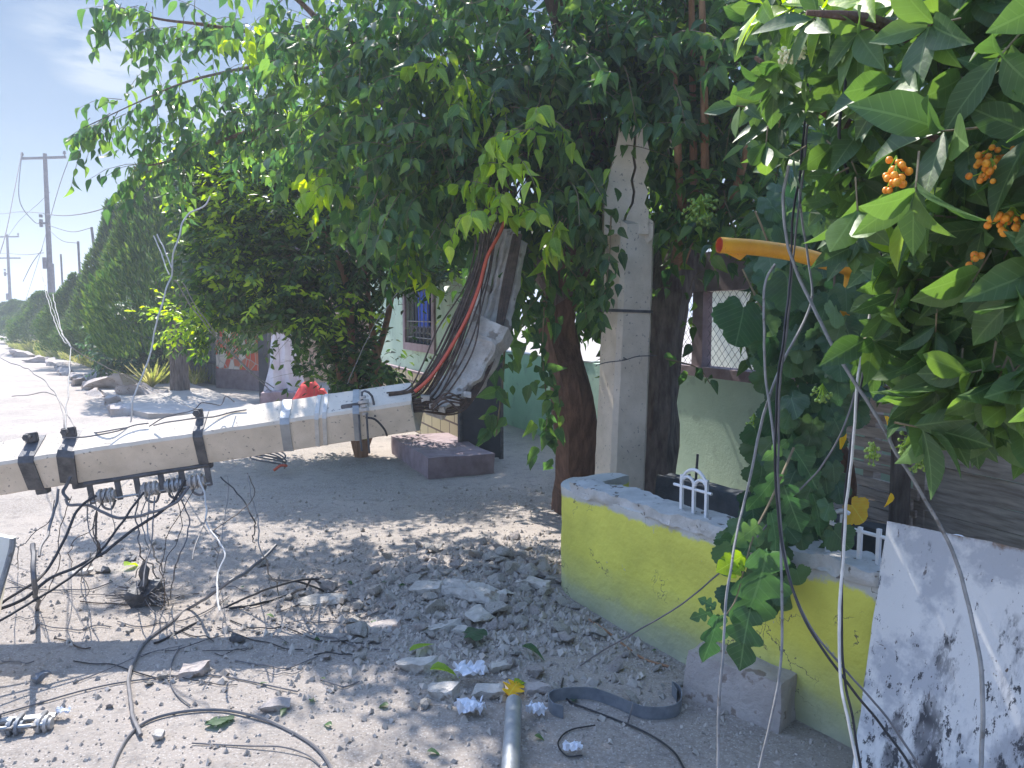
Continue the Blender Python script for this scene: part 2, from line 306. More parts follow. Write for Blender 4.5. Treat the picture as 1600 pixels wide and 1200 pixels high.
def stone_mat():
    m = bpy.data.materials.new('red_white_stone'); m.use_nodes = True; nt = m.node_tree; L = nt.links; b = nt.nodes['Principled BSDF']; b.inputs['Roughness'].default_value = .9
    t = N(nt, 'ShaderNodeTexCoord'); v = N(nt, 'ShaderNodeTexVoronoi'); v.inputs['Scale'].default_value = 5.5; L.new(t.outputs['Object'], v.inputs[0])
    s = N(nt, 'ShaderNodeSeparateColor'); L.new(v.outputs['Color'], s.inputs[0])
    r = N(nt, 'ShaderNodeValToRGB'); r.color_ramp.interpolation = 'CONSTANT'; r.color_ramp.elements[0].color = (.66,.13,.07,1); r.color_ramp.elements[1].position = .45; r.color_ramp.elements[1].color = (.74,.66,.60,1)
    e = r.color_ramp.elements.new(.75); e.color = (.60,.20,.12,1); L.new(s.outputs[0], r.inputs[0])
    v2 = N(nt, 'ShaderNodeTexVoronoi', feature='DISTANCE_TO_EDGE'); v2.inputs['Scale'].default_value = 5.5; L.new(t.outputs['Object'], v2.inputs[0])
    mr = N(nt, 'ShaderNodeMapRange'); mr.inputs[1].default_value = .03; mr.inputs[2].default_value = .06; L.new(v2.outputs['Distance'], mr.inputs[0])
    x = N(nt, 'ShaderNodeMix', data_type='RGBA'); x.inputs[6].default_value = (.5,.46,.42,1); L.new(mr.outputs[0], x.inputs[0]); L.new(r.outputs[0], x.inputs[7]); L.new(x.outputs[2], b.inputs['Base Color'])
    return m
M['stone'] = stone_mat()

# ---------------------------------------------------------------- object helpers
def tag(o, label=None, cat=None, group=None, kind=None):
    if label: o['label'] = label
    if cat: o['category'] = cat
    if group: o['group'] = group
    if kind: o['kind'] = kind
    return o
def thing(name, label, cat, loc, group=None):
    o = bpy.data.objects.new(name, None); col.objects.link(o); o.location = loc; o.empty_display_size = .2
    bpy.context.view_layer.update()
    return tag(o, label, cat, group)
def wloc(o):
    v = Vector((0, 0, 0))
    while o: v += Vector(o.location); o = o.parent
    return v
def link_mesh(name, me, m, parent=None):
    o = bpy.data.objects.new(name, me); col.objects.link(o)
    if m: me.materials.append(m)
    if parent: o.parent = parent
    return o
def catmull(pts, n=6):
    P = [Vector(p) for p in pts]
    if len(P) < 3: return P
    P = [P[0]*2-P[1]] + P + [P[-1]*2-P[-2]]; out = []
    for i in range(1, len(P)-2):
        for k in range(n):
            t = k / n; a, b, c, d = P[i-1:i+3]
            out.append(.5 * ((2*b) + (c-a)*t + (2*a-5*b+4*c-d)*t*t + (3*b-a-3*c+d)*t**3))
    out.append(P[-2]); return out
class MB:
    def __init__(s): s.v = []; s.f = []
    def add(s, vs, fs):
        o = len(s.v); s.v += [Vector(v) for v in vs]; s.f += [tuple(i + o for i in f) for f in fs]; return s
    def box(s, c, size, ax=None, rz=0, bev=0):
        c = Vector(c); hx, hy, hz = [q / 2 for q in size]
        if ax is None:
            a = Vector((math.cos(rz), math.sin(rz), 0)); ax = (a, Vector((-a.y, a.x, 0)), Vector((0, 0, 1)))
        X, Y, Z = ax
        if not bev:
            vs = [c + X*(hx*i) + Y*(hy*j) + Z*(hz*k) for k in (-1, 1) for j in (-1, 1) for i in (-1, 1)]
            return s.add(vs, [(0,2,3,1),(4,5,7,6),(0,1,5,4),(2,6,7,3),(0,4,6,2),(1,3,7,5)])
        b = bev; bm = bmesh.new(); bmesh.ops.create_cube(bm, size=1)
        for v in bm.verts: v.co = Vector((v.co.x*size[0], v.co.y*size[1], v.co.z*size[2]))
        bmesh.ops.bevel(bm, geom=bm.edges[:], offset=b, segments=2, affect='EDGES')
        bm.verts.index_update(); vs = [c + X*v.co.x + Y*v.co.y + Z*v.co.z for v in bm.verts]; fs = [tuple(v.index for v in f.verts) for f in bm.faces]; bm.free()
        return s.add(vs, fs)
    def tube(s, pts, r, sides=8, smooth=0, cap=True, jit=0):
        P = catmull(pts, smooth) if smooth else [Vector(p) for p in pts]
        n = len(P); rr = r if isinstance(r, (list, tuple)) else [r, r]
        def rad(i):
            t = i / max(1, n-1) * (len(rr)-1); k = min(int(t), len(rr)-2); return rr[k] + (rr[k+1]-rr[k]) * (t-k)
        T = (P[1]-P[0]).normalized(); up = Vector((0,0,1)) if abs(T.z) < .9 else Vector((1,0,0))
        A = T.cross(up).normalized(); o = len(s.v)
        for i in range(n):
            t = (P[min(i+1, n-1)] - P[max(i-1, 0)]).normalized()
            A = (A - t * A.dot(t)).normalized(); B = t.cross(A); q = rad(i)
            for k in range(sides):
                a = 2*math.pi*k/sides; j = 1 + (jit * (noise.noise(P[i]*3 + Vector((math.cos(a), math.sin(a), 0))*1.3)) if jit else 0)
                s.v.append(P[i] + (A*math.cos(a) + B*math.sin(a)) * q * j)
        for i in range(n-1):
            for k in range(sides):
                a = o+i*sides+k; b = o+i*sides+(k+1) % sides; s.f.append((a, b, b+sides, a+sides))
        if cap:
            s.f.append(tuple(o+k for k in reversed(range(sides)))); s.f.append(tuple(o+(n-1)*sides+k for k in range(sides)))
        return s
    def sphere(s, c, r, seg=8, rings=5, sq=(1,1,1)):
        o = len(s.v); c = Vector(c)
        s.v.append(c + Vector((0,0,r*sq[2])))
        for i in range(1, rings):
            a = math.pi*i/rings
            for k in range(seg):
                b = 2*math.pi*k/seg; s.v.append(c + Vector((math.sin(a)*math.cos(b)*r*sq[0], math.sin(a)*math.sin(b)*r*sq[1], math.cos(a)*r*sq[2])))
        s.v.append(c - Vector((0,0,r*sq[2])))
        for k in range(seg): s.f.append((o, o+1+k, o+1+(k+1) % seg))
        for i in range(rings-2):
            for k in range(seg):
                a = o+1+i*seg+k; b = o+1+i*seg+(k+1) % seg; s.f.append((a, a+seg, b+seg, b))
        e = len(s.v)-1; q = o+1+(rings-2)*seg
        for k in range(seg): s.f.append((q+k, e, q+(k+1) % seg))
        return s
    def prism(s, poly, d):
        """poly: list of 3-D points (planar), extruded by the vector d"""
        n = len(poly); P = [Vector(p) for p in poly]; Q = [p + d for p in P]
        return s.add(P + Q, [tuple(range(n)), tuple(reversed(range(n, 2*n)))] + [(i, i+n, (i+1) % n + n, (i+1) % n) for i in range(n)])
    def jitter(s, a, f=8):
        for i, v in enumerate(s.v): s.v[i] = v + Vector(noise.noise_vector(v*f)) * a
        return s
    def build(s, name, m, parent=None, origin=None, smooth=True):
        me = bpy.data.meshes.new(name)
        o = wloc(parent) if parent else Vector(origin) if origin is not None else Vector((0,0,0))
        me.from_pydata([tuple(v - o) for v in s.v], [], s.f); me.update()
        bm = bmesh.new(); bm.from_mesh(me); bmesh.ops.recalc_face_normals(bm, faces=bm.faces); bm.to_mesh(me); bm.free()
        if smooth:
            me.polygons.foreach_set('use_smooth', [True]*len(me.polygons)); me.set_sharp_from_angle(angle=R(38))
        ob = link_mesh(name, me, m, parent)
        if not parent and origin is not None: ob.location = o
        return ob
def noisy_box(size, n, amp, f, seed, center=(0,0,0), ax=None, chip=0):
    """subdivided box with a broken, weathered surface"""
    bm = bmesh.new(); bmesh.ops.create_cube(bm, size=1)
    bmesh.ops.subdivide_edges(bm, edges=bm.edges[:], cuts=n, use_grid_fill=True)
    c = Vector(center); X, Y, Z = ax or (Vector((1,0,0)), Vector((0,1,0)), Vector((0,0,1)))
    vs = []
    bm.verts.index_update()
    for v in bm.verts:
        p = Vector((v.co.x*size[0], v.co.y*size[1], v.co.z*size[2]))
        e = sum(1 for q in v.co if abs(abs(q) - .5) < 1e-4)
        p += Vector(noise.noise_vector(p*f + Vector((seed, seed*2, 0)))) * amp
        if e >= 2: p *= 1 - chip * (.4 + .6*abs(noise.noise(p*f*1.7 + Vector((seed,0,0)))))
        vs.append(c + X*p.x + Y*p.y + Z*p.z)
    fs = [tuple(v.index for v in f.verts) for f in bm.faces]; bm.free()
    return vs, fs

# ---- leaf sheets -------------------------------------------------------------
def tmpl_blade(st, fold=.10, curl=-.18):
    vs = []; fs = []
    for t, w in st:
        z = curl*t*t
        vs += [(t, -w, z+fold*w*2), (t, 0, z), (t, w, z+fold*w*2)]
    for i in range(len(st)-1):
        a = i*3; fs += [(a, a+1, a+4, a+3), (a+1, a+2, a+5, a+4)]
    return np.array(vs, float), fs
T_OV = tmpl_blade([(0,.02),(.10,.16),(.28,.27),(.50,.24),(.75,.12),(1,.004)], .24, -.34)
T_SM = tmpl_blade([(0,.03),(.35,.23),(.75,.15),(1,.01)])
T_BIG = tmpl_blade([(0,.015),(.06,.03),(.14,.10),(.28,.19),(.45,.235),(.62,.22),(.78,.15),(.90,.07),(1,.005)], .16, -.22)
T_CY = tmpl_blade([(0,.04),(.45,.13),(1,.01)], .3, .1)
def tmpl_lobed(deep=.45, n=5, curl=-.12):
    pts = []
    K = 48
    for k in range(K):
        th = -math.pi + 2*math.pi*k/K           # 0 = tip
        lob = abs(math.cos(th*n/2.0 * .92)) ** .7
        r = (.62 + .38*math.cos(th*.5)) * ((1-deep) + deep*lob) * (1 + .04*math.sin(th*23))
        x = r*math.cos(th)*.62 + .42; y = r*math.sin(th)*.60
        if abs(th) > 2.8: x += .16*(abs(th)-2.8)/.34
        rr = (x-.42)**2 + y*y
        pts.append((x, y, curl*rr*1.2 + .03*math.sin(th*5)))
    vs = [(.38, 0, 0.02)] + pts
    inner = [(.38 + (p[0]-.38)*.5, p[1]*.5, p[2]*.3) for p in pts]
    vs += inner; fs = []
    for k in range(K):
        j = (k+1) % K
        fs.append((1+K+k, 1+K+j, 1+j, 1+k)); fs.append((0, 1+K+j, 1+K+k))
    return np.array(vs, float), fs
T_VINE = tmpl_lobed(.22, 5)
def tmpl_outline(half, curl=-.15):
    """leaf with its own lobed outline: half = (x, y) from base to tip on one side; ribs run to the midrib"""
    vs = []; fs = []
    for x, y in half:
        z = curl*x*x; vs += [(x if x < .97 else x, -y, z + .10*y + .02*math.sin(x*19)), (x*.96+.02, -y*.5, z+.02*math.sin(x*13)), (x*.9+.05 if y > .1 else x, 0, z-.015), (x*.96+.02, y*.5, z+.02*math.sin(x*15)), (x, y, z + .10*y + .02*math.sin(x*17+2))]
    for i in range(len(half)-1):
        for k in range(4): a = i*5+k; fs.append((a, a+1, a+6, a+5))
    return np.array(vs, float), fs
T_FIG = tmpl_outline([(0,.02),(-.03,.10),(.03,.20),(.10,.25),(.17,.23),(.21,.14),(.24,.09),(.28,.16),(.33,.27),(.39,.33),(.45,.33),(.50,.27),(.53,.17),(.56,.12),(.60,.18),(.66,.25),(.73,.25),(.80,.20),(.87,.13),(.94,.06),(1,.005)])
def leaf_sheet(name, P, A, NN, S, tmpl, m, parent=None, wid=1.0):
    """P base points, A axis directions, NN rough normals, S sizes"""
    P = np.asarray(P, float); A = np.asarray(A, float); NN = np.asarray(NN, float); S = np.asarray(S, float)
    A /= np.linalg.norm(A, axis=1, keepdims=True) + 1e-9
    B = np.cross(NN, A); B /= np.linalg.norm(B, axis=1, keepdims=True) + 1e-9
    C = np.cross(A, B); T, fs = tmpl; n, k = len(P), len(T)
    W = wid * (0.85 + .3*rng.random(n)); Z = .4 + 1.3*rng.random(n)
    V = P[:, None, :] + S[:, None, None] * (T[None, :, 0, None]*A[:, None, :] + T[None, :, 1, None]*W[:, None, None]*B[:, None, :] + T[None, :, 2, None]*Z[:, None, None]*C[:, None, :])
    o = np.array(wloc(parent)) if parent else np.zeros(3)
    V = (V - o).reshape(-1, 3)
    fl = [len(f) for f in fs]; idx = np.concatenate([np.array(f) for f in fs])
    allidx = (idx[None, :] + (np.arange(n)*k)[:, None]).reshape(-1)
    tot = np.tile(np.array(fl), n); st = np.concatenate([[0], np.cumsum(tot)[:-1]])
    me = bpy.data.meshes.new(name); me.vertices.add(len(V)); me.vertices.foreach_set('co', V.astype(np.float32).ravel())
    me.loops.add(len(allidx)); me.loops.foreach_set('vertex_index', allidx.astype(np.int32))
    me.polygons.add(len(tot)); me.polygons.foreach_set('loop_start', st.astype(np.int32)); me.polygons.foreach_set('loop_total', tot.astype(np.int32))
    me.polygons.foreach_set('use_smooth', np.ones(len(tot), bool)); me.update(calc_edges=True); me.validate()
    uv = me.uv_layers.new(name='leaf'); tu = np.stack([T[:, 0], T[:, 1] + .5], 1); uv.data.foreach_set('uv', np.tile(tu[idx], (n, 1)).astype(np.float32).ravel())
    return link_mesh(name, me, m, parent)
def rnd(a=1.0): return Vector((random.uniform(-a, a), random.uniform(-a, a), random.uniform(-a, a)))
CLEAR = [([(938,300),(965,232),(1022,240),(1030,700),(925,700)], 5.1), ([(1050,395),(1165,385),(1175,470),(1140,600),(1240,640),(1160,760),(1020,760),(1035,590)], 7.6),
         ([(655,600),(700,500),(755,350),(830,350),(825,520),(760,640),(690,680),(640,680)], 4.7), ([(600,465),(665,450),(715,430),(770,640),(720,660),(590,560)], 9.2), ([(880,500),(925,500),(925,700),(875,700)], 5.2), ([(325,515),(458,520),(458,625),(325,625)], 12.5), ([(458,588),(515,590),(515,630),(458,630)], 11), ([(780,550),(880,550),(880,670),(770,670)], 7)]
def clear(p):
    """true where a leaf would hide a thing the photo shows free of leaves"""
    q = Vector(p) - Vector((0,0,CH)); dd = q.y*math.cos(PITCH) - q.z*math.sin(PITCH)
    if dd < .2: return False
    x = q.x/dd*F + 800; y = 600 - (q.z*math.cos(PITCH) + q.y*math.sin(PITCH))/dd*F
    return any(dd < D and inpoly(x, y, P) for P, D in CLEAR) and random.random() < .93
def inpoly(x, y, P):
    c = False; j = len(P)-1
    for i in range(len(P)):
        xi, yi = P[i]; xj, yj = P[j]
        if (yi > y) != (yj > y) and x < (xj-xi)*(y-yi)/(yj-yi)+xi: c = not c
        j = i
    return c
class Leaves:
    def __init__(s): s.P = []; s.A = []; s.N = []; s.S = []; s.tw = MB()
    def leaf(s, p, a, n, size): s.P.append(tuple(p)); s.A.append(tuple(a)); s.N.append(tuple(n)); s.S.append(size)
    def twig(s, p, d, L, n, size, droop=.5, up=.6, stem=.004, hang=.5, sides=3):
        """a drooping twig with n leaves along it"""
        d = d.normalized(); pts = [p]; q = p.copy(); seg = max(3, n//3)
        for i in range(seg):
            d = (d + Vector((0,0,-droop/seg)) + rnd(.10)).normalized(); q = q + d*(L/seg); pts.append(q.copy())
        if stem and not clear(pts[len(pts)//2]): s.tw.tube(pts, [stem, stem*.4], sides, cap=False)
        for i in range(n):
            t = (i+.6)/n*seg; k = min(int(t), seg-1); w = pts[k].lerp(pts[k+1], t-k); dd = (pts[k+1]-pts[k]).normalized()
            side = dd.cross(Vector((0,0,1)));
            if side.length < .1: side = Vector((1,0,0))
            side = side.normalized() * (1 if i % 2 else -1)
            ax = (dd*.6 + side*.9 + Vector((0,0,-hang)) + rnd(.35)).normalized()
            nn = Vector((0,0,up)) + rnd(.7) + dd*.3
            if not clear(w + ax*size*.5): s.leaf(w + ax*size*.12, ax, nn, size*random.uniform(.65, 1.2))
    def build(s, name, tmpl, m, parent, wid=1.0): return leaf_sheet(name, s.P, s.A, s.N, s.S, tmpl, m, parent, wid)
def in_ell(c, r, shell=.0):
    while True:
        v = rnd(1)
        if shell < v.length <= 1: return Vector(c) + Vector((v.x*r[0], v.y*r[1], v.z*r[2])), v
#SPLIT
# ================================================================ THE SETTING
def ground():
    xs = np.concatenate([-np.geomspace(1600, 6, 40), np.arange(-5.9, 4.0, .06), np.geomspace(4.1, 1600, 40)])
    ys = np.concatenate([[-1500, -400, -100, -30, -8, -2], np.arange(0, 9, .06), np.geomspace(9.1, 1600, 60)])
    vs = [(x, y, gz(x, y)) for y in ys for x in xs]; nx = len(xs)
    fs = [(j*nx+i, j*nx+i+1, (j+1)*nx+i+1, (j+1)*nx+i) for j in range(len(ys)-1) for i in range(nx-1)]
    me = bpy.data.meshes.new('ground'); me.from_pydata(vs, [], fs); me.polygons.foreach_set('use_smooth', [True]*len(fs))
    o = link_mesh('ground', me, M['road']); tag(o, 'dusty grey broken road running away to the left', None, None, 'structure')
ground()
KD = Vector((-.69, 1, 0)).normalized(); KP = Vector((KD.y, -KD.x, 0))         # kerb direction, and across it (to the right)
K0 = G(180, 640)
def kl(t, a, z=0): p = K0 + KD*t + KP*a; p.z = z; return p
b = MB()
sw = [kl(-1.6, .25), kl(-.9, .1), kl(40, .1), kl(40, 1.9), kl(-1.9, 1.9), kl(-2.1, 1.0)]
b.prism([Vector((p.x, p.y, -.02)) for p in sw], Vector((0, 0, .11)))
o = b.build('sidewalk', M['sidewalk'], origin=(0,0,0)); tag(o, 'pale cracked sidewalk under the cypress trees', None, None, 'structure')
# hills
vs = []; fs = []
n = 60
for i in range(n+1):
    x = -420 + i*6.5; h = 9 + 6*noise.noise(Vector((x*.012, 0, 5))) + 2*noise.noise(Vector((x*.05, 1, 5)))
    vs += [(x, 300, -.5), (x, 330, max(1, h*.6)), (x, 370, max(1.5, h)), (x, 450, -.5)]
for i in range(n):
    for k in range(3): a = i*4+k; fs.append((a, a+4, a+5, a+1))
me = bpy.data.meshes.new('hills'); me.from_pydata(vs, [], fs); me.polygons.foreach_set('use_smooth', [True]*len(fs))
tag(link_mesh('hills', me, M['hill']), 'low blue hills beyond the end of the street', None, None, 'structure')

# ---------------------------------------------------------------- yellow wall
W0 = Vector((1.25, 2.65, 0)); WD = Vector((-.678, 1, 0)).normalized(); WN = Vector((-WD.y, WD.x, 0))     # WN points to the street
if WN.x > 0: WN = -WN
WL = (Vector((.28, 4.06, 0)) - W0).length
def wall_pt(s, out=0, z=0): p = W0 + WD*s + WN*out; p.z = z; return p
yw = thing('yellow_wall', 'low yellow rendered garden wall with a crumbling grey top and worn foot', 'wall', wall_pt(WL*.5))
b = MB(); TH = .16; HW = .645
path = [wall_pt(s) for s in np.linspace(-1.6, WL-.06, 150)]
# rounded corner and return toward the yard
c = wall_pt(WL-.06, -.26)
for a in np.linspace(0, 90, 12)[1:]:
    path.append(c + WN*(.26*math.cos(R(a))) + WD*(.26*math.sin(R(a))))
last = path[-1]
for s in np.linspace(.05, .26, 6): path.append(last - WN*s)
def wall_strip(b, path, th, z0, z1, nz_, amp, seed=0):
    n = len(path); rows = []
    nor = []
    for i in range(n):
        t = (path[min(i+1, n-1)] - path[max(i-1, 0)]).normalized(); nn = Vector((t.y, -t.x, 0))
        if i == 0 and nn.dot(WN) < 0: pass
        nor.append(nn)
    sgn = 1 if nor[0].dot(WN) > 0 else -1
    L = []
    prof = [(0, z0 + (z1-z0)*k/nz_) for k in range(nz_+1)] + [(-th*.5, z1+.004), (-th, z1), (-th, z0)]
    for i, p in enumerate(path):
        for (o_, z) in prof:
            q = p + nor[i]*sgn*o_; q.z = z
            q += Vector(noise.noise_vector(q*9 + Vector((seed,0,0)))) * amp * (1 if z < z1-.05 else 2.2)
            L.append(q)
    m = len(prof); F_ = [(i*m+k, (i+1)*m+k, (i+1)*m+k+1, i*m+k+1) for i in range(n-1) for k in range(m-1)]
    F_ += [tuple(range(m)), tuple(reversed(range((n-1)*m, n*m)))]
    b.add(L, F_)
wall_strip(b, path, TH, -.03, HW, 9, .006)
b.build('wall_body', M['yellow_wall'], yw)
# mortar coping blobs
b = MB(); p2 = [p + Vector((0,0,0)) for p in path]
def cop(b, i0, i1, z0, z1, seed): wall_strip(b, [p + WN*.008 for p in path[i0:i1]], TH+.016, z0, z1, 4, .010, seed); b.jitter(.010, 38)
M['coping'] = mat('grey_mortar', (.44,.44,.42), (.60,.59,.57), 9, .95, .9, 30, spots=(.16,.14,.12), sscale=22, sthr=.62)
cop(b, 0, 150, HW-.012, HW+.045, 4)
b.build('coping', M['coping'], yw)
def wall_s(px, py, z):
    """distance along the wall line where the ray through a pixel crosses height z"""
    p = G(px, py, z); return (p - W0).dot(WD)

# wrought iron pieces set in the coping
def hoop_fence(name, label, s0, nposts, sp, hts, arcs, bar=True):
    t = thing(name, label, 'fence', wall_pt(s0, -.08, HW+.03), 'white iron fence remnants on the yellow wall')
    z0 = HW + .03; H = .17
    for k in range(nposts):
        p = wall_pt(s0 + k*sp, -.08, z0)
        b = MB().box(p + Vector((0,0,hts[k]/2-.01)), (.014, .014, hts[k]+.02), (WD, WN, Vector((0,0,1)))); b.build('post', M['white_paint'], t)
    if bar:
        b = MB().tube([wall_pt(s0-.03, -.08, z0+H*.72), wall_pt(s0+(nposts-1)*sp+.05, -.08, z0+H*.74)], .007, 6); b.build('rail', M['white_paint'], t)
    for (a0, a1, q0, q1) in arcs:
        pts = []
        c_ = (a0+a1)/2; r_ = (a1-a0)/2
        for a in np.linspace(q0, q1, 12):
            pts.append(wall_pt(s0 + c_ - r_*math.cos(R(a)), -.08, z0 + H*.8 + r_*1.05*math.sin(R(a))))
        MB().tube(pts, .008, 6).build('hoop', M['white_paint'], t)
    return t
sA = wall_s(1050, 820, .685) 
hoop_fence('iron_fence', 'small white iron hoops on the far end of the yellow wall', sA, 3, .075, [.18, .16, .18], [(0, .15, 0, 180), (0, .07, 30, 170), (.075, .15, 20, 150)])
sB = wall_s(1348, 893, .685)
hoop_fence('iron_fence', 'broken white iron hoop with three posts beside the peeling white board', sB, 3, .072, [.15, .14, .17], [(.095, .19, 60, 185)])
sC = wall_s(1258, 873, .685)
hoop_fence('iron_fence', 'short white iron stub standing alone on the yellow wall', sC, 1, .05, [.06], [], False)
sD = wall_s(1440, 935, .70)
hoop_fence('iron_fence', 'white iron hoop peeping over the top edge of the peeling board', sD-.05, 2, .10, [.19, .19], [(0, .10, 0, 180)], False)
# narrow light pole stuck in the wall crack + cracks as real grooves is left to the bump

# ---------------------------------------------------------------- peeling board leaning on the wall
bt = wall_pt(wall_s(1372, 820, .87), .0, .87); bs = (G(1372, 820, .87) - W0).dot(WD)
ll = G(1327, 1232); ll.z = 0; lt = wall_pt(bs, -.03, .875)
bx = (-WD); bz = (lt - ll); hgt = bz.length; bz.normalize(); by = bx.cross(bz).normalized()
bd = MB(); nn_ = 18
pts = []
for k in range(nn_+1): pts.append(Vector((0, hgt*k/nn_, 0)))
out = []
for k in range(nn_+1): t = k/nn_; out.append((0 + .006*noise.noise(Vector((0,t*9,1))) , hgt*t))
for k in range(1, 16): t = k/15; out.append((1.25*t, hgt + .035*t + .006*noise.noise(Vector((t*14,0,3))) - (.03 if k == 15 else 0)))
out += [(1.25, 0)]
for k in range(1, 12): out.append((1.25*(1-k/12), .004*noise.noise(Vector((k*2.0,0,7)))))
poly = [ll + bx*a + bz*(z_) for a, z_ in out]
if by.dot(WN) < 0: by = -by
o = MB().prism(poly, -by*.018).build('leaning_board', M['board'], origin=ll, smooth=False)
tag(o, 'white painted board with dark peeling scratches leaning on the yellow wall', 'board')

# ---------------------------------------------------------------- kerb block by the wall
p1, p2_ = G(1068, 1086), G(1218, 1147)
kx = (p2_ - p1).normalized(); ky = Vector((-kx.y, kx.x, 0)); L_ = (p2_-p1).length
vs, fs = noisy_box((L_, .17, .20), 14, .014, 9, 3, p1 + kx*L_/2 + ky*.085 + Vector((0,0,.09)), (kx, ky, (Vector((0,0,1)) + ky*.16).normalized()), .03)
o = MB().add(vs, fs).build('kerb_block', M['kerb'], origin=p1); tag(o, 'rough pinkish grey kerb block lying against the yellow wall', 'stone block')

# ---------------------------------------------------------------- green parapet wall with mesh
def gw(Y, out=0, z=0):                     # line of the green wall
    n_ = Vector((-1, -.42, 0)).normalized(); p = Vector((1.916 - .42*(Y-6.2), Y, z)) + n_*out; p.z = z; return p
GN = Vector((-1, -.42, 0)).normalized()
g = thing('green_wall', 'low pale green plastered wall with a wire mesh screen and maroon frame above', 'wall', gw(7))
def slab(b, a, c, z0, z1, th, n_=GN):
    a = Vector(a); c = Vector(c)
    P = [Vector((a.x, a.y, z0)), Vector((c.x, c.y, z0)), Vector((c.x, c.y, z1)), Vector((a.x, a.y, z1))]
    return b.prism(P, -n_*th)
slab(MB(), gw(11.3), gw(3.4), -.05, 1.04, .15).build('wall_body', M['green_wall'], g)
b = MB(); slab(b, gw(7.75, .02), gw(4.6, .02), 1.043, 1.13, .19); b.build('sill', M['purple'], g)
b = MB(); slab(b, gw(7.9, .01), gw(4.6, .01), 1.80, 2.14, .12); b.build('lintel', M['purple'], g)
for Yp, w in ((6.80, .14), (7.75, .12), (5.3, .16)):
    b = MB(); slab(b, gw(Yp+w/2), gw(Yp-w/2), 1.133, 1.797, .10); b.build('post', M['purple'], g)
b = MB(); pit = .085; hh = .667
def mesh_panel(Ya, Yb):
    L = (gw(Ya)-gw(Yb)).length; d = (gw(Yb)-gw(Ya)).normalized(); o_ = gw(Ya, -.05, 1.133)
    k = -int(hh/pit)-1
    while k*pit < L:
        for sg in (1, -1):
            u0, u1 = (k*pit, k*pit+hh) if sg > 0 else (k*pit+hh, k*pit)
            # clip to [0, L]
            z0_, z1_ = 0., hh
            a, c_ = u0, u1
            def cl(u, z_, u2, z2):
                if u < 0: t = (0-u)/(u2-u); return 0, z_+(z2-z_)*t
                if u > L: t = (L-u)/(u2-u); return L, z_+(z2-z_)*t
                return u, z_
            if max(a, c_) <= 0 or min(a, c_) >= L: continue
            A_, ZA = cl(a, 0, c_, hh); C_, ZC = cl(c_, hh, a, 0)
            b.tube([o_ + d*A_ + Vector((0,0,ZA)) + GN*.002*sg, o_ + d*C_ + Vector((0,0,ZC)) + GN*.002*sg], .0022, 3, cap=False)
        k += 1
mesh_panel(7.68, 6.88); mesh_panel(6.72, 5.4)
b.build('wire_mesh', M['darkmetal'], g)
b = MB(); slab(b, gw(11.3, .005), gw(8.6, .005), 1.043, 1.06, .16).jitter(.008, 6); b.build('rough_top', M['coping'], g)
# building behind the mesh
bw = thing('pale_house', 'pale cream house seen through the wire mesh', 'house', gw(7, -3))
b = MB(); slab(b, gw(9.5, -2.2), gw(3.5, -2.2), 0, 1.95, .2); b.build('wall_body', M['cream'], bw)
b = MB(); slab(b, gw(9.6, -2.1), gw(3.4, -2.1), 1.953, 2.08, .5); b.build('roof_edge', M['purple'], bw)
for Yp in (8.2, 7.7):
    b = MB(); b.tube([gw(Yp, -2.15, 0), gw(Yp, -2.15, 1.9)], .022, 8); b.build('downpipe', M['cable_grey'], bw)
# green house
C1, C2, C3 = Vector((-.55,8.5,0)), Vector((-.55-.42*4.4, 12.9, 0)), Vector((-.85, 12.9, 0))
HN = Vector((-1, -.42, 0)).normalized()
h = thing('green_house', 'pale green house with a barred window and cream block plinth', 'house', C1)
def hp(Y, out=0, z=0): p = Vector((-.55-.42*(Y-8.5), Y, z)) + HN*out; p.z = z; return p
Yw0, Yw1 = 10.75, 9.55          # window span
wz0, wz1 = 1.20, 2.12
for (a, c_, z0, z1) in ((12.9, Yw0, 0, 3.0), (Yw1, 8.5, 0, 3.0), (Yw0, Yw1, 0, wz0), (Yw0, Yw1, wz1, 3.0)):
    pass
b = MB()
slab(b, hp(12.9), hp(Yw0), 0, 3.0, .18); slab(b, hp(Yw1), hp(8.5), 0, 3.0, .18)
slab(b, hp(Yw0), hp(Yw1), 0, wz0, .18); slab(b, hp(Yw0), hp(Yw1), wz1, 3.0, .18)
b.prism([C1 + Vector((.03,.05,0)), C3, C3 + Vector((0,0,3)), C1 + Vector((.03,.05,3))], Vector((.16,0,0)))
b.prism([hp(12.9), C3 + Vector((.1,0,0)), C3 + Vector((.1,0,3)), hp(12.9,0,3)], Vector((0,.15,0)))
b.build('wall_body', M['green_wall'], h)
b = MB(); b.prism([hp(12.95,.12,3.003), hp(8.35,.12,3.003), C1 + Vector((.3,.1,3.003)), C3 + Vector((.3,.2,3.003))], Vector((0,0,.15))); b.build('roof', M['coping'], h)
b = MB(); slab(b, hp(12.9,.05), hp(8.5,.05), -.03, .80, .048); b.build('plinth', M['brick'], h, smooth=False)
b = MB(); slab(b, hp(12.92,.065), hp(8.48,.065), .803, .83, .07); b.build('plinth_cap', M['purple'], h)
wf = thing('w', None, None, hp(Yw1,0,wz0)); bpy.data.objects.remove(wf)
b = MB(); fw = .10
slab(b, hp(Yw0+fw,.03), hp(Yw1-fw,.03), wz0-fw, wz0, .12); slab(b, hp(Yw0+fw,.03), hp(Yw1-fw,.03), wz1, wz1+fw, .12)
slab(b, hp(Yw0+fw,.03), hp(Yw0,.03), wz0+.001, wz1-.001, .12); slab(b, hp(Yw1,.03), hp(Yw1-fw,.03), wz0+.001, wz1-.001, .12)
win = b.build('window', M['purple'], h)
b = MB(); slab(b, hp(Yw0,-.10), hp(Yw1,-.10), wz0, wz1, .02); b.build('pane', M['glass'], win)
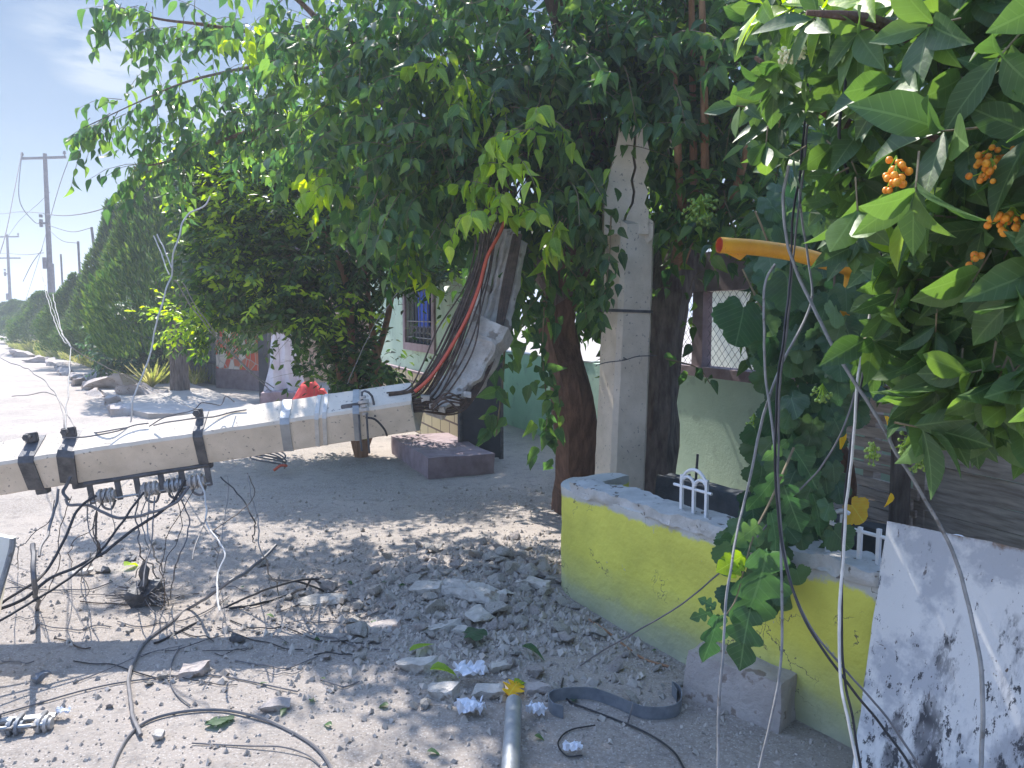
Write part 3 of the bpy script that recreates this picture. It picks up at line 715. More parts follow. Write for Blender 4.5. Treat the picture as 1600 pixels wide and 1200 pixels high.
b = MB(); slab(b, hp(Yw0-.32,-.07), hp(Yw1+.40,-.07), wz0+.22, wz1, .02); b.build('curtain', M['blue'], win)
b = MB()
for k in range(7):
    y = Yw0 - (k+.5)*(Yw0-Yw1)/7; b.tube([hp(y, -.01, wz0), hp(y, -.01, wz1)], .008, 5)
for z in (wz0+.08, wz0+.30, wz1-.1): b.tube([hp(Yw0, -.01, z), hp(Yw1, -.01, z)], .008, 5)
for k in range(6):
    y = Yw0 - (k+1)*(Yw0-Yw1)/7; b.tube([hp(y + .05*math.sin(a), -.01, wz0+.19 + .05*math.cos(a)) for a in np.linspace(0, 6.28, 10)], .005, 4, cap=False)
b.build('window_bars', M['cable_grey'], win)
# dark gate at the corner
o = thing('dark_gate', 'dark blue grey metal gate between the green house and the low green wall', 'gate', Vector((-.5,8.2,0)))
b = MB(); b.box((-.34,8.25,.545), (.42,.04,1.05), rz=.05); b.build('gate_panel', M['darkgate'], o)
b = MB(); b.tube([(-.57,8.22,0),(-.57,8.22,1.12)], .03, 6); b.tube([(-.12,8.27,0),(-.12,8.27,1.12)], .03, 6); b.build('gate_frame', M['darkmetal'], o)
# block step in front of the plinth
vs, fs = noisy_box((1.5,.7,.22), 4, .02, 3, 4, (-.78,8.05,.09), (HDIR, Vector((HDIR.y,-HDIR.x,0)), Vector((0,0,1))), .02)
o = MB().add(vs, fs).build('porch_step', M['purple'], origin=(-.78,8.05,0)); tag(o, 'dark maroon concrete step below the cream block plinth', 'step')

# ---------------------------------------------------------------- dark block wall in the yard
a, c_ = Vector((1.02,5.05,0)), Vector((2.1,3.45,0)); d = (c_-a).normalized(); nn = Vector((d.y,-d.x,0))
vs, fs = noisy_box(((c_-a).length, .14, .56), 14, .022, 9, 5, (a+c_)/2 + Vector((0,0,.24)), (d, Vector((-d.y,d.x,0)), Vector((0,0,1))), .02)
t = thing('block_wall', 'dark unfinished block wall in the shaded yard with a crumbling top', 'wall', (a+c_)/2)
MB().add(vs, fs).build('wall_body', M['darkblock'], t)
for px, py, l in ((1087,748,.16),(1075,750,.04),(1170,772,.04)):
    s = U(px, py, 5.0 - (px-1060)*.005); MB().tube([s - Vector((0,0,.05)), s + Vector((.01,0,l))], .009, 5).build('rebar_stub', M['darkmetal'], t)
# dark mound added to paint the shadow on the yard ground behind
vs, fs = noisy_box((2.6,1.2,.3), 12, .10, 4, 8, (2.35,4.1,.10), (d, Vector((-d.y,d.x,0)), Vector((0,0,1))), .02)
o = MB().add(vs, fs).build('yard_shadow_mound', M['darkblock'], origin=(2.1,4.2,0)); tag(o, 'dark mound standing in for ground shadow in the yard behind the yellow wall', None, None, 'structure')

# ---------------------------------------------------------------- plank fence
PD = Vector((.42, -1, 0)).normalized(); PN = Vector((-1, -.42, 0)).normalized(); P0 = Vector((1.90, 4.55, 0))
t = thing('plank_fence', 'weathered horizontal plank fence under the orange berry tree', 'fence', P0 + PD)
def planks(s0, s1, z0, z1, hmin, hmax, seed, off):
    r = random.Random(seed); b = MB(); z = z0
    while z < z1:
        h = r.uniform(hmin, hmax); g_ = r.choice([.006,.012,.03,.004]); s_ = s0 + r.uniform(-.02,.05); e_ = s1 + r.uniform(-.04,.04)
        tilt = r.uniform(-.012,.012); n = 8; P = []
        for k in range(n+1): P.append(P0 + PD*(s_+(e_-s_)*k/n) + Vector((0,0,z + tilt*(k/n) + .005*noise.noise(Vector((k*.8,z*20,seed))))))
        for k in range(n+1)[::-1]: P.append(P0 + PD*(s_+(e_-s_)*k/n) + Vector((0,0,z + h + tilt*(k/n) + .006*noise.noise(Vector((k*.8,z*31,seed+2))))))
        b.prism([p + PN*(off + r.uniform(-.008,.008)) for p in P], -PN*.018); z += h + g_
    return b
planks(-.05, .62, .35, 1.28, .035, .06, 1, .0).build('pallet_boards', M['wood'], t)
planks(.66, 2.6, .15, 1.45, .09, .14, 2, -.03).build('planks', M['wood'], t)
for s in (-.02, .31, .64, 1.5, 2.4):
    b = MB().box(P0 + PD*s - PN*.06 + Vector((0,0,.75)), (.07,.06,1.5), (PD, PN, Vector((0,0,1)))); b.build('post', M['wood'], t)
b = MB().tube([P0 + PD*.64 + PN*.10 + Vector((0,0,0)), P0 + PD*.63 + PN*.10 + Vector((.0,0,.98))], .05, 10); b.build('round_post', M['bark_grey'], t)
#PART3
# ================================================================ UTILITY POLES
def pole_loft(b, pts, w, rot, n=12, chamf=.24, rough=0, e0=0, e1=0, seed=0):
    """square concrete shaft with chamfered edges, lofted along pts; e0/e1 = ragged ends"""
    P = catmull(pts, n) if len(pts) > 2 else [Vector(pts[0]).lerp(Vector(pts[1]), k/n) for k in range(n+1)]
    m = len(P); ring = []
    for k in range(4):
        a = math.pi/2*k; c, s = math.cos(a), math.sin(a)
        for q in (-(1-chamf), (1-chamf)): ring.append((c*1 - s*q, s*1 + c*q))
    T = (P[1]-P[0]).normalized(); up = Vector((0,0,1)) if abs(T.z) < .9 else Vector((0,1,0)); A = T.cross(up).normalized()
    A = Matrix.Rotation(rot, 3, T) @ A; o = len(b.v)
    for i, p in enumerate(P):
        t = (P[min(i+1,m-1)]-P[max(i-1,0)]).normalized(); A = (A - t*A.dot(t)).normalized(); B = t.cross(A); u = i/(m-1); h = (w[0]+(w[1]-w[0])*u)/2
        for x, y in ring:
            q = p + (A*x + B*y)*h
            if rough: q += Vector(noise.noise_vector(q*14 + Vector((seed,0,0))))*rough
            if i == 0 and e0: q -= t*e0*(noise.noise(q*11))
            if i == m-1 and e1: q += t*e1*(noise.noise(q*11))
            b.v.append(q)
    for i in range(m-1):
        for k in range(8): a = o+i*8+k; c = o+i*8+(k+1) % 8; b.f.append((a, c, c+8, a+8))
    b.f.append(tuple(o+k for k in reversed(range(8)))); b.f.append(tuple(o+(m-1)*8+k for k in range(8)))
    return b
# standing stub --------------------------------------------------
SB = G(962, 864); SB.z = 0
sd = (SB - Vector((0,0,CH))); sdep = ray(962, 864); SD = (SB.y)/sdep.y      # camera depth of the base
def SP(px, py, d=0): return UY(px, py, SB.y + d)
st = thing('broken_pole_stump', 'cracked grey concrete utility pole stump still standing beside the yellow wall', 'utility pole', SB)
top = SP(985, 352)
b = pole_loft(MB(), [SB - Vector((0,0,.1)), top], [.270, .245], R(22), 30, .22, .004, 0, .05)
b.build('shaft', M['concrete'], st)
# split upper part: two jagged slabs with an open crack between them
def pxpoly(pts, d): return [SP(x, y, d) for x, y in pts]
crk = [(994,192),(991,206),(990,222),(988,245),(991,262),(985,282),(989,300),(986,318),(976,336),(972,350)]
left = [(944,366),(945,300),(954,268),(960,240),(966,215),(968,190)] + crk + [(974,366)]
right = [(x+4, y) for x, y in crk] + [(978,366),(1014,366),(1012,352),(1014,330),(1007,318),(1013,300),(1006,285),(1014,262),(1008,250),(1015,236),(1010,214),(1013,192)]
b = MB().prism(pxpoly(left, -.125), Vector((.01,.20,0))); b.build('split_slab', M['concrete'], st, smooth=False)
b = MB().prism(pxpoly(right, -.120), Vector((.01,.20,0))); b.build('split_slab', M['concrete'], st, smooth=False)
b = MB().prism(pxpoly([(1006,352),(1010,338),(1021,346),(1020,372),(1012,380),(1006,372)], -.10), Vector((.0,.15,0))); b.build('spalled_edge', M['concrete'], st, smooth=False)
def band(b, c, t, w, wid, rot, th=.006):
    """metal strap round the shaft"""
    t = t.normalized(); pole_loft(b, [c - t*wid/2, c + t*wid/2], [w + th*2, w + th*2], rot, 1, .22); return b
ax_ = (top - SB).normalized()
z_ = SP(978, 486); band(MB(), SB + ax_*((z_-SB).dot(ax_)), ax_, .253, .018, R(22)).build('strap', M['darkmetal'], st)
w_ = [SP(931,572,-.02), SP(934,570,-.10), SP(950,566,-.18), SP(975,563,-.195), SP(996,557,-.19), SP(1022,556,-.05), SP(1026,556,.1)]
MB().tube(w_, .0035, 5, 4).build('tie_wire', M['darkmetal'], st)
for px, py in ((978,556),):
    b = MB().tube([SP(972,563,-.20), SP(980,561,-.21), SP(974,559,-.20)], .005, 5); b.build('wire_knot', M['darkmetal'], st)

# fallen pole ------------------------------------------------------
FA, FB = U(-190, 760, 3.90), U(648, 635, 4.30)
fdir = (FB-FA).normalized(); FROT = R(118)
fp = thing('fallen_pole', 'snapped concrete utility pole hanging over the road on its steel bars', 'utility pole', Vector((FA.x*.5+FB.x*.5, FA.y*.5+FB.y*.5, 0)))
FW0, FW1 = .212, .212
pole_loft(MB(), [FA, FB], [FW0, FW1], FROT, 60, .13, .0035, 0, .09, 3).build('shaft', M['concrete'], fp)
def fat(px):                                   # axis point under a pixel column
    best = min((abs((lambda q: (q.x/(q.y*math.cos(PITCH) - (q.z-CH)*math.sin(PITCH)))*F + 800 - px)(FA + (FB-FA)*u)), u) for u in np.linspace(0, 1, 600))
    return FA + (FB-FA)*best[1], FW0 + (FW1-FW0)*best[1]
fup = (Vector((0,0,1)) - fdir*fdir.z).normalized(); ffr = fdir.cross(fup).normalized()
if ffr.y > 0: ffr = -ffr
def clamp(px, wid, m, bolts=True, name='pole_clamp', lean=.10):
    c, w = fat(px); t = (fdir + fup*lean*-1).normalized()
    cb = MB(); band(cb, c, t, w, wid, FROT, .008); o = cb.build(name, M[m], fp)
    if bolts:
        b = MB(); q = c + fup*(w*.66) + ffr*.02
        b.box(q, (wid*.8, .03, .05), (fdir, ffr, fup), bev=.004); b.tube([q - ffr*.06 + fup*.008, q + ffr*.07 + fup*.008], .009, 6); b.tube([q + ffr*.05 + fup*.008, q + ffr*.066 + fup*.008], .018, 6)
        q2 = c - fup*(w*.68) + ffr*.01; b.build('bolt', M['darkmetal'], o); MB().box(q2, (wid*.8, .05, .045), (fdir, ffr, fup), bev=.004).build('bolt', M['darkmetal'], o)
    return o
clamp(60, .075, 'darkmetal'); clamp(118, .085, 'darkmetal', True, 'pole_clamp', .28); clamp(320, .05, 'darkmetal')
clamp(450, .05, 'steel', False); clamp(498, .022, 'cable_white', False, 'steel_band', .16); clamp(510, .022, 'cable_white', False, 'steel_band', .16); clamp(558, .035, 'steel', False)
# hardware on the top of the shaft by the break
c, w = fat(552); b = MB(); q = c + fup*.05 + ffr*.10
b.box(q, (.10,.03,.06), (fdir, ffr, fup), bev=.004); o = b.build('bracket', M['darkmetal'], fp)
c, w = fat(572); q = c + fup*.06 + ffr*.115; b = MB()
for k, r_ in enumerate((.022,.032,.022,.030,.018)): b.tube([q + fup*(-.05+k*.022), q + fup*(-.034+k*.022)], r_, 12)
b.build('insulator', M['porcelain'], fp)
b = MB(); b.tube([q - fup*.06 - fdir*.01, q + fup*.075, q + fup*.075 + fdir*.05 - fup*.03, q + fdir*.05 - fup*.07], .007, 6, 3); b.build('hook', M['darkmetal'], fp)
for px, l in ((575,.22),(563,.20)):
    c, w = fat(px); q = c + fup*.02 + ffr*(w*.72); MB().tube([q, q + Vector((.006,-.01,-l*.5)), q + Vector((.012,0,-l))], .006, 5, 4).build('jumper_wire', M['darkmetal'], fp)
c, w = fat(572); q = c + ffr*(w*.72); MB().tube([q, q + fdir*.05 - fup*.02, q + fdir*.09 - fup*.08, q + fdir*.10 - fup*.12], .006, 5, 4).build('jumper_wire', M['cable_black'], fp)
# rack with spool insulators under the shaft
def under(px, dz, out=.04):
    c, w = fat(px); return c - fup*(w*.66 + dz) + ffr*out
rk = MB()
b = MB(); b.tube([under(128, .005), under(322, .005)], .014, 6); b.box(under(225, -.008), ((under(322,0)-under(128,0)).length, .008, .05), (fdir, ffr, fup)); rack = b.build('insulator_rack', M['darkmetal'], fp)
for px in (136,178,208,246,278,318):
    b = MB().box(under(px, .055), (.03,.01,.13), (fdir, ffr, fup), bev=.002); b.build('rack_arm', M['darkmetal'], rack)
b = MB().tube([under(134, .105), under(320, .105)], .007, 6); b.build('rack_rod', M['steel'], rack)
for px in (157, 226, 262, 298):
    b = MB()
    for k, r_ in enumerate((.028,.040,.026,.040,.026,.040,.026)):
        q = under(px, .085) + fdir*(-.042+k*.013); b.tube([q, q + fdir*.012], r_, 12)
    b.build('spool_insulator', M['porcelain' if px != 262 else 'steel'], rack)
    b = MB().tube([under(px-8, .10, .02), under(px-6, .14, .05), under(px+6, .16, .05), under(px+12, .12, .02)], .007, 5, 4); b.build('tie_wire', M['cable_dark'], rack)
# bark-like cracks: thin wires lying on the upper face
for a_, bb in (((115, .6), (240, .5)), ((150, .2), (250, .45)), ((250,.55),(390,.6))):
    pts = []
    for t in np.linspace(0, 1, 7):
        c, w = fat(a_[0] + (bb[0]-a_[0])*t); pts.append(c + fup*w*.62*(.9) + ffr*w*(a_[1]-.25+.25*math.sin(t*5)) + rnd(.008))
    MB().tube(pts, .004, 5, 3).build('loose_wire', M['cable_dark'], fp)
# hanging broken length: a solid lower lump and a shredded upper length
c0, c1, c2 = U(682, 634, 4.36), U(728, 590, 4.42), U(768, 516, 4.50)
b = pole_loft(MB(), [c0, c1, c2], [.15, .225], FROT+.35, 16, .2, .026, .14, .10, 5); b.build('hanging_lump', M['rubble'], fp, smooth=False)
u0, u1, u2 = U(764, 520, 4.55), U(782, 440, 4.62), U(799, 364, 4.70)
ud = (u2-u0).normalized(); ux = Vector((1,0,0)); ux = (ux - ud*ux.dot(ud)).normalized(); uy = ud.cross(ux)
for k, (o_, w_, e0, e1) in enumerate(((-.092,.062,.0,.05),(-.03,.052,.03,.02),(.028,.058,-.05,.0),(.088,.054,-.06,-.04))):
    A_ = u0 + ux*o_ + ud*e0; B_ = u2 + ux*(o_*.9) + ud*e1
    pole_loft(MB(), [A_, (A_+B_)/2 + rnd(.01), B_], [w_*1.05, w_*.9], .4+k*.2, 14, .25, .012, .06, .06, 9+k).build('concrete_sliver', M['rubble'], fp, smooth=False)
# steel bars
r_ = random.Random(4)
def bar(pts, r=.006, m='rebar', name='rebar'): MB().tube([U(*p) for p in pts], r, 6, 8).build(name, M[m], fp)
for k in range(17):
    a = k/16
    x0, y0 = 640 + 28*a + r_.uniform(-4,4), 607 + 30*a; d0 = 4.22 + .06*a
    x3, y3 = 757 + 24*a + r_.uniform(-6,6), 345 + r_.uniform(-14,10)
    mx, my = 690 + 46*a + r_.uniform(-8,8), 520 + 10*a + r_.uniform(-8,8); nx_, ny = 732 + 30*a + r_.uniform(-9,9), 430 + r_.uniform(-10,10)
    bar([(x0-34,y0+7-a*4,d0-.02),(x0,y0,d0),((x0+mx)/2-3,(y0+my)/2+14+8*a,d0+.02),(mx,my,4.35-.05*a),(nx_,ny,4.45),(x3,y3,4.55),(x3+40+a*20,y3-95,4.72),(915+r_.uniform(-20,30),200+r_.uniform(-14,14),4.85)], r_.choice([.005,.006,.008]))
for k in range(9):
    a = k/8
    x0, y0 = 660 - 20*a, 624 + 22*a + r_.uniform(-3,3)
    bar([(x0-20,y0+4,4.22),(x0+10,y0-2,4.25),(700+8*a,632+14*a+r_.uniform(-4,4),4.32),(735+6*a,600+22*a,4.34),(768+6*a,545+12*a+r_.uniform(-6,6),4.42),(785+14*a,450,4.52),(803+12*a,366,4.6)], r_.choice([.006,.008,.005]))
for k in range(5):
    x = 655+r_.uniform(-5,25); y = 636+r_.uniform(-10,16); bar([(x,y,4.2),(x+20,y-6+r_.uniform(-10,6),4.16),(x+45,y+r_.uniform(-22,6),4.2)], .006)
bar([(648,612,4.2),(672,590,4.22),(697,555,4.28),(728,500,4.33),(748,450,4.40),(762,400,4.46),(785,355,4.52),(800,300,4.7)], .011, 'orange', 'orange_conduit')
for (x, y, s) in ((664,622,.035),(655,606,.03),(690,640,.03),(712,628,.035),(676,634,.028),(730,616,.03)):
    vs, fs = noisy_box((s*1.3,s,s), 2, s*.35, 20, x, U(x, y, 4.25)); MB().add(vs, fs).build('concrete_crumb', M['rubble'], fp, smooth=False)

# distant wooden poles -------------------------------------------------
def far_pole(px, ptop, D, label, hw=1.3, lower=True, scale=1):
    top = U(px, ptop, D); base = Vector((top.x-.12*scale, top.y, 0))
    t = thing('utility_pole', label, 'utility pole', base, 'distant wooden utility poles')
    MB().tube([base, top], [.17,.10], 10, cap=True).build('shaft', M['far_pole'], t)
    z = top.z - .25; b = MB().box(Vector((top.x, top.y-.14, z)), (hw*2, .10, .12), rz=R(-8)); b.build('crossarm', M['far_pole'], t)
    for s in (-1, 1, .12):
        q = Vector((top.x + s*(hw-.06)*math.cos(R(-8)), top.y-.14 + s*hw*math.sin(R(-8)), z+.06)); b = MB().tube([q, q + Vector((0,0,.10))], .03, 8); b.tube([q + Vector((0,0,.10)), q + Vector((0,0,.26))], [.09,.05], 8); 
        if abs(s) == 1: b.build('pin_insulator', M['far_pole'], t)
    if lower:
        b = MB().box(Vector((top.x-.15, top.y-.15, z-3.4)), (.5,.12,.10)); b.build('lower_bracket', M['far_pole'], t)
        for k in range(3): MB().tube([Vector((top.x-.28, top.y-.2, z-3.1-k*.25)), Vector((top.x-.28, top.y-.2, z-2.95-k*.25))], .09, 8).build('spool_insulator', M['far_pole'], t)
        b = MB().tube([Vector((top.x-.22, top.y-.2, z-5.8)), Vector((top.x-.22, top.y-.2, z-5.2))], .10, 8); b.build('fuse_box', M['far_pole'], t)
    return t, top
tA, topA = far_pole(70, 240, 40, 'tall wooden utility pole with one crossarm above the cypress row')
tB, topB = far_pole(11, 366, 70, 'smaller farther utility pole with two crossarms at the left edge', 1.3)
b = MB().box(Vector((topB.x, topB.y-.14, topB.z-2.2)), (2.4,.1,.12)); b.build('crossarm', M['far_pole'], tB)
for i, (px, py, D, bb) in enumerate(((143,355,30,6),(122,377,34,2),(95,397,42,0),(83,412,48,0))):
    a = U(px, py, D); o = MB().tube([Vector((a.x+.12*(i==0)*3, a.y, 0)), a], .05, 6).build('service_post', M['far_pole'], origin=(a.x, a.y, 0))
    tag(o, ['thin leaning service post, nearest and tallest above the dark cypress', 'thin upright service post just left of the leaning one', 'short thin post between the leaning posts and the tall pole', 'shortest thin post next to the tall wooden pole'][i], 'post', 'thin posts above the cypress row')
def wire(pts, r, m, label, name='overhead_wire', cat='wire', group=None, smooth=8, sides=4):
    P = [Vector(p) if not isinstance(p, tuple) or len(p) != 3 or max(abs(p[0]), abs(p[1])) < 60 and not isinstance(p[0], int) else U(*p) for p in pts]
    o = MB().tube(P, r, sides, smooth).build(name, M[m], origin=P[0]); return tag(o, label, cat, group)
OW = 'overhead wires on the far poles'
wire([(108,248,40),(90,300,42),(62,400,60),(40,470,75)], .02, 'far_pole', 'wire dropping down from the right end of the tall crossarm', group=OW)
wire([(34,238,40),(22,300,36),(5,380,30),(-30,470,26)], .02, 'far_pole', 'wire dropping leftwards from the left end of the tall crossarm', group=OW)
wire([(34,238,40),(30,310,38),(52,345,39),(66,350,40)], .02, 'far_pole', 'wire curling from the left crossarm end back to the tall pole', group=OW)
wire([(68,334,40),(100,337,34),(140,332,28),(185,318,22)], .02, 'far_pole', 'upper wire running from the tall pole right to the cypress', group=OW)
wire([(68,333,40),(30,331,50),(0,334,60),(-40,330,60)], .02, 'far_pole', 'wire running left from the middle of the tall pole', group=OW)
wire([(70,350,40),(110,362,35),(143,356,30)], .016, 'far_pole', 'sagging wire from the tall pole to the leaning service post', group=OW)
wire([(70,352,40),(95,375,37),(122,380,34)], .016, 'far_pole', 'sagging wire from the tall pole to the upright service post', group=OW)
wire([(68,395,40),(40,398,55),(11,396,70),(-20,396,60)], .022, 'far_pole', 'low level wire between the two utility poles', group=OW)
wire([(66,390,40),(50,412,40),(36,440,45)], .02, 'far_pole', 'guy wire slanting down left from the tall pole', group=OW)
wire([(11,372,70),(30,345,60),(60,318,50),(78,300,45)], .02, 'far_pole', 'wire rising from the smaller pole toward the tall one', group=OW)

# ================================================================ TREES
def tree(name, label, base, cat='tree', group=None): return thing(name, label, cat, base, group)
def limb(pts, r, m, parent, name='limb', sides=9, jit=.35): return MB().tube(pts, r, sides, 6, jit=jit).build(name, M[m], parent)

# --- cypress row: one prototype, copied -------------------------------------
def make_cypress(H, Rr, seed, label, base, n=15000):
    r = np.random.default_rng(seed); t = tree('cypress_tree', label, base, group='cypress trees along the verge')
    th = r.random(n)*2*np.pi; u = r.random(n)**.85; z = .17 + .83*u
    prof = np.sin(np.clip(z, 0, 1)**.75*np.pi*.93)**.65*(1-.55*z)*1.25
    lump = np.array([noise.noise(Vector((math.cos(a)*1.7+seed, math.sin(a)*1.7, q*4.5))) for a, q in zip(th, z)])
    rad = Rr*prof*(1+.42*lump)*(.55+.45*r.random(n)**.35)
    P = np.stack([rad*np.cos(th), rad*np.sin(th), z*H*(1+.05*lump)], 1) + np.array(base)
    A = np.stack([np.cos(th)*.6, np.sin(th)*.6, .75+.4*r.random(n)], 1) + r.normal(0,.30,(n,3))
    NN = np.stack([np.cos(th), np.sin(th), .3*np.ones(n)], 1) + r.normal(0,.5,(n,3))
    leaf_sheet('crown', P, A, NN, H*.028*(.6+.9*r.random(n)), T_CY, M['cypress'], t, 1.2)
    for k in range(4):
        a = k*1.7; limb([Vector(base)+Vector((.08*math.cos(a),.08*math.sin(a),0)), Vector(base)+Vector((.12*math.cos(a),.12*math.sin(a),.25*H)), Vector(base)+Vector((.35*math.cos(a),.35*math.sin(a),.5*H))], [.10,.05], 'bark_grey', t, 'trunk')
    return t
def copy_tree(src, loc, sc, rz, label):
    c = src.copy(); col.objects.link(c); c.location = loc; c.scale = sc; c.rotation_euler = (0,0,rz); c['label'] = label
    for ch in src.children:
        d = ch.copy(); col.objects.link(d); d.parent = c
    return c
def gd(px, Y): r = ray(px, 600); return Vector(((px-800)/F*(Y*math.cos(PITCH)+CH*math.sin(PITCH)), Y, 0))
cyA = make_cypress(4.5, 1.65, 3, 'broad cypress with a pale multi stemmed trunk, nearest of the row', gd(282, 15))
cyB = make_cypress(4.3, 1.15, 9, 'tall pointed cypress directly behind the nearest one', gd(204, 19.5))
for (s, px, Y, k, kz, rz, lb) in (
    (0, 136, 23, .86, .92, 1.2, 'dark rounded cypress with twin trunks left of the nearest tree'),
    (1, 172, 21.5, 1.15, .92, 2.2, 'dark low cypress between the twin trunked and the pointed trees'),
    (1, 118, 27, .95, .86, 2.0, 'dark cypress behind the twin trunked one'),
    (0, 84, 31, 1.15, .82, 4.0, 'cypress standing right below the tall wooden pole'),
    (1, 62, 36, 1.2, .80, .5, 'rounded cypress just left of the tall wooden pole'),
    (0, 40, 42, 1.25, .78, 3.0, 'hazy cypress third from the far end of the row'),
    (1, 18, 50, 1.5, .82, 5.0, 'hazy cypress second from the far end of the row'),
    (0, -2, 60, 1.6, .80, 1.0, 'farthest hazy cypress at the left edge'),
    (1, 250, 22, 1.1, 1.10, 1.5, 'cypress hidden behind the two nearest ones'),
    (0, 330, 19, 1.0, 1.08, .3, 'cypress behind the dark citrus tree')):
    copy_tree((cyA, cyB)[s], gd(px, Y), (k*(.86 if px < 190 else 1), k*(.86 if px < 190 else 1), kz*(.66 if px < 190 else 1)), rz, lb)

def fill(lv, ells, count, L, nl, size, droop, hang=.5, shell=.35, stem=.004, outw=.8):
    tot = sum(e[6] for e in ells)
    for e in ells:
        c = U(e[0], e[1], e[2])
        for k in range(int(count*e[6]/tot)):
            p, v = in_ell(c, e[3:6], shell)
            d = (v*outw + rnd(.8) + Vector((0,0,.1))).normalized()
            lv.twig(p, d, L*random.uniform(.6,1.3), nl, size, droop, hang=hang, stem=stem)

# --- big mulberry over the broken pole --------------------------------------
random.seed(21)
mb = tree('mulberry_tree', 'large spreading mulberry with drooping pointed leaves over the broken pole', G(905, 800))
def pt(l): return [U(*q) for q in l]
base = G(905, 800); base.z = 0
limb([base, U(895,620,5.7), U(872,520,5.7), U(880,440,5.6), U(915,370,5.5), U(930,250,5.3), U(900,120,5.2), U(850,-60,5.2)], [.20,.14,.12,.10,.06], 'bark', mb, 'trunk')
limb(pt([(880,470,5.6),(820,380,5.6),(740,290,5.7),(680,230,5.9),(600,160,6.2),(500,90,6.5),(420,100,6.7),(300,125,6.9),(215,160,7.1),(130,200,7.2)]), [.10,.07,.04,.022,.009,.004], 'bark_grey', mb)
limb(pt([(500,90,6.5),(430,60,6.6),(330,40,6.8),(250,30,6.9),(190,12,7.0)]), [.03,.015,.005], 'bark', mb)
limb(pt([(560,130,5.4),(520,60,5.5),(440,-20,5.7),(340,-60,5.9)]), [.035,.02,.006], 'bark', mb)
limb(pt([(640,200,6.0),(540,200,6.4),(450,190,6.6),(360,215,6.8),(270,250,7.0),(210,262,7.1)]), [.035,.02,.005], 'bark', mb)
limb(pt([(930,250,5.3),(1000,150,5.2),(1080,20,5.1),(1150,-120,5.2)]), [.07,.05,.02], 'bark', mb)
limb(pt([(900,120,5.2),(800,20,5.1),(700,-100,5.2)]), [.06,.04,.02], 'bark', mb)
lv = Leaves()
# leaves along the reaching branches at the left
for path, per in (([(500,90,6.5),(420,100,6.7),(300,125,6.9),(215,160,7.1),(130,200,7.2)], 44), ([(500,90,6.5),(430,60,6.6),(330,40,6.8),(250,30,6.9),(190,12,7.0)], 44),
                  ([(600,180,6.2),(450,190,6.6),(360,215,6.8),(270,250,7.0),(210,262,7.1)], 34), ([(560,130,5.4),(520,60,5.5),(440,-20,5.7),(340,-60,5.9)], 22), ([(450,120,6.6),(380,170,6.8),(330,190,6.9),(240,215,7.0)], 24)):
    P = catmull(pt(path), 10)
    for k in range(per):
        q = P[min(len(P)-1, int((k+.5)/per*len(P)))] + rnd(.10); d = (P[-1]-P[0]).normalized()*.6 + rnd(.8) + Vector((0,0,-.1))
        lv.twig(q, d, random.uniform(.3,.6), random.randint(6,10), .135, .9, hang=1.1, stem=.004)
fill(lv, [(600,160,5.4,.70,.6,.55,8),(780,130,5.0,.85,.7,.65,9),(960,100,5.1,.9,.7,.65,9),(700,280,5.0,.62,.45,.40,6),(840,260,4.9,.55,.40,.42,5),(570,270,5.6,.40,.4,.28,1.8),
          (480,200,6.8,.50,.30,.35,1.6),(1080,160,5.3,.55,.6,.9,6),(880,400,5.3,.30,.3,.35,2),(1060,420,5.9,.28,.3,.6,2.0),(600,60,6.4,.6,.6,.5,3)], 1050, .42, 12, .112, .8, .9)
# upper crown, above the frame (it shades the ground)
fill(lv, [(750,-180,5.6,1.5,1.2,.8,8),(1100,-180,5.6,1.4,1.2,.9,5),(900,-420,6.0,1.8,1.4,.9,3),(560,-420,6.4,1.2,1.2,.8,4)], 340, .5, 12, .13, .7, .7, stem=.005)
lv.build('crown', T_OV, M['leaf_t1'], mb); lv.tw.build('branches', M['twig'], mb)
# sprays painted lime to imitate leaves catching the sun
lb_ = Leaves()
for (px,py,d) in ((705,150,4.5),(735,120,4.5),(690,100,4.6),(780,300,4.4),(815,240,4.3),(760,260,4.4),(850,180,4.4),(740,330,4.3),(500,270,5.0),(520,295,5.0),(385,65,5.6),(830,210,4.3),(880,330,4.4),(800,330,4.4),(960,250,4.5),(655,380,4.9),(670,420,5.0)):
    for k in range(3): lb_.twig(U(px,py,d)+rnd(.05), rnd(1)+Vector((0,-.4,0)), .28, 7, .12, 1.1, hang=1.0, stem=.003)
lb_.build('lime_green_leaves', T_OV, M['leaf_lime'], mb); lb_.tw.build('spray_twigs', M['twig'], mb)

# --- second, darker trunk behind the stump ------------------------------------
t2 = tree('dark_tree', 'dark leaning trunk rising behind the standing pole stump', G(1020, 790))
b0 = G(1015, 800); b0.z = 0
limb([b0, U(1030,600,6.0), U(1042,480,6.0), U(1062,380,6.0), U(1075,250,6.0), U(1090,60,6.0), U(1100,-100,6.0)], [.20,.17,.16,.13,.09], 'bark_grey', t2, 'trunk')
limb(pt([(1045,470,6.0),(985,400,6.1),(940,330,6.2),(900,250,6.2)]), [.12,.07,.03], 'bark', t2)
lv = Leaves(); fill(lv, [(930,420,6.6,.5,.5,.6,4),(1000,300,6.8,.9,.6,.8,7),(1130,150,6.9,.9,.6,.8,7),(1040,480,6.2,.2,.3,.5,2),(1290,330,6.4,.5,.5,.6,2),(800,420,6.8,.4,.4,.4,3)], 520, .45, 12, .12, .6, .6)
lv.build('crown', T_OV, M['leaf_citrus'], t2); lv.tw.build('branches', M['twig'], t2)

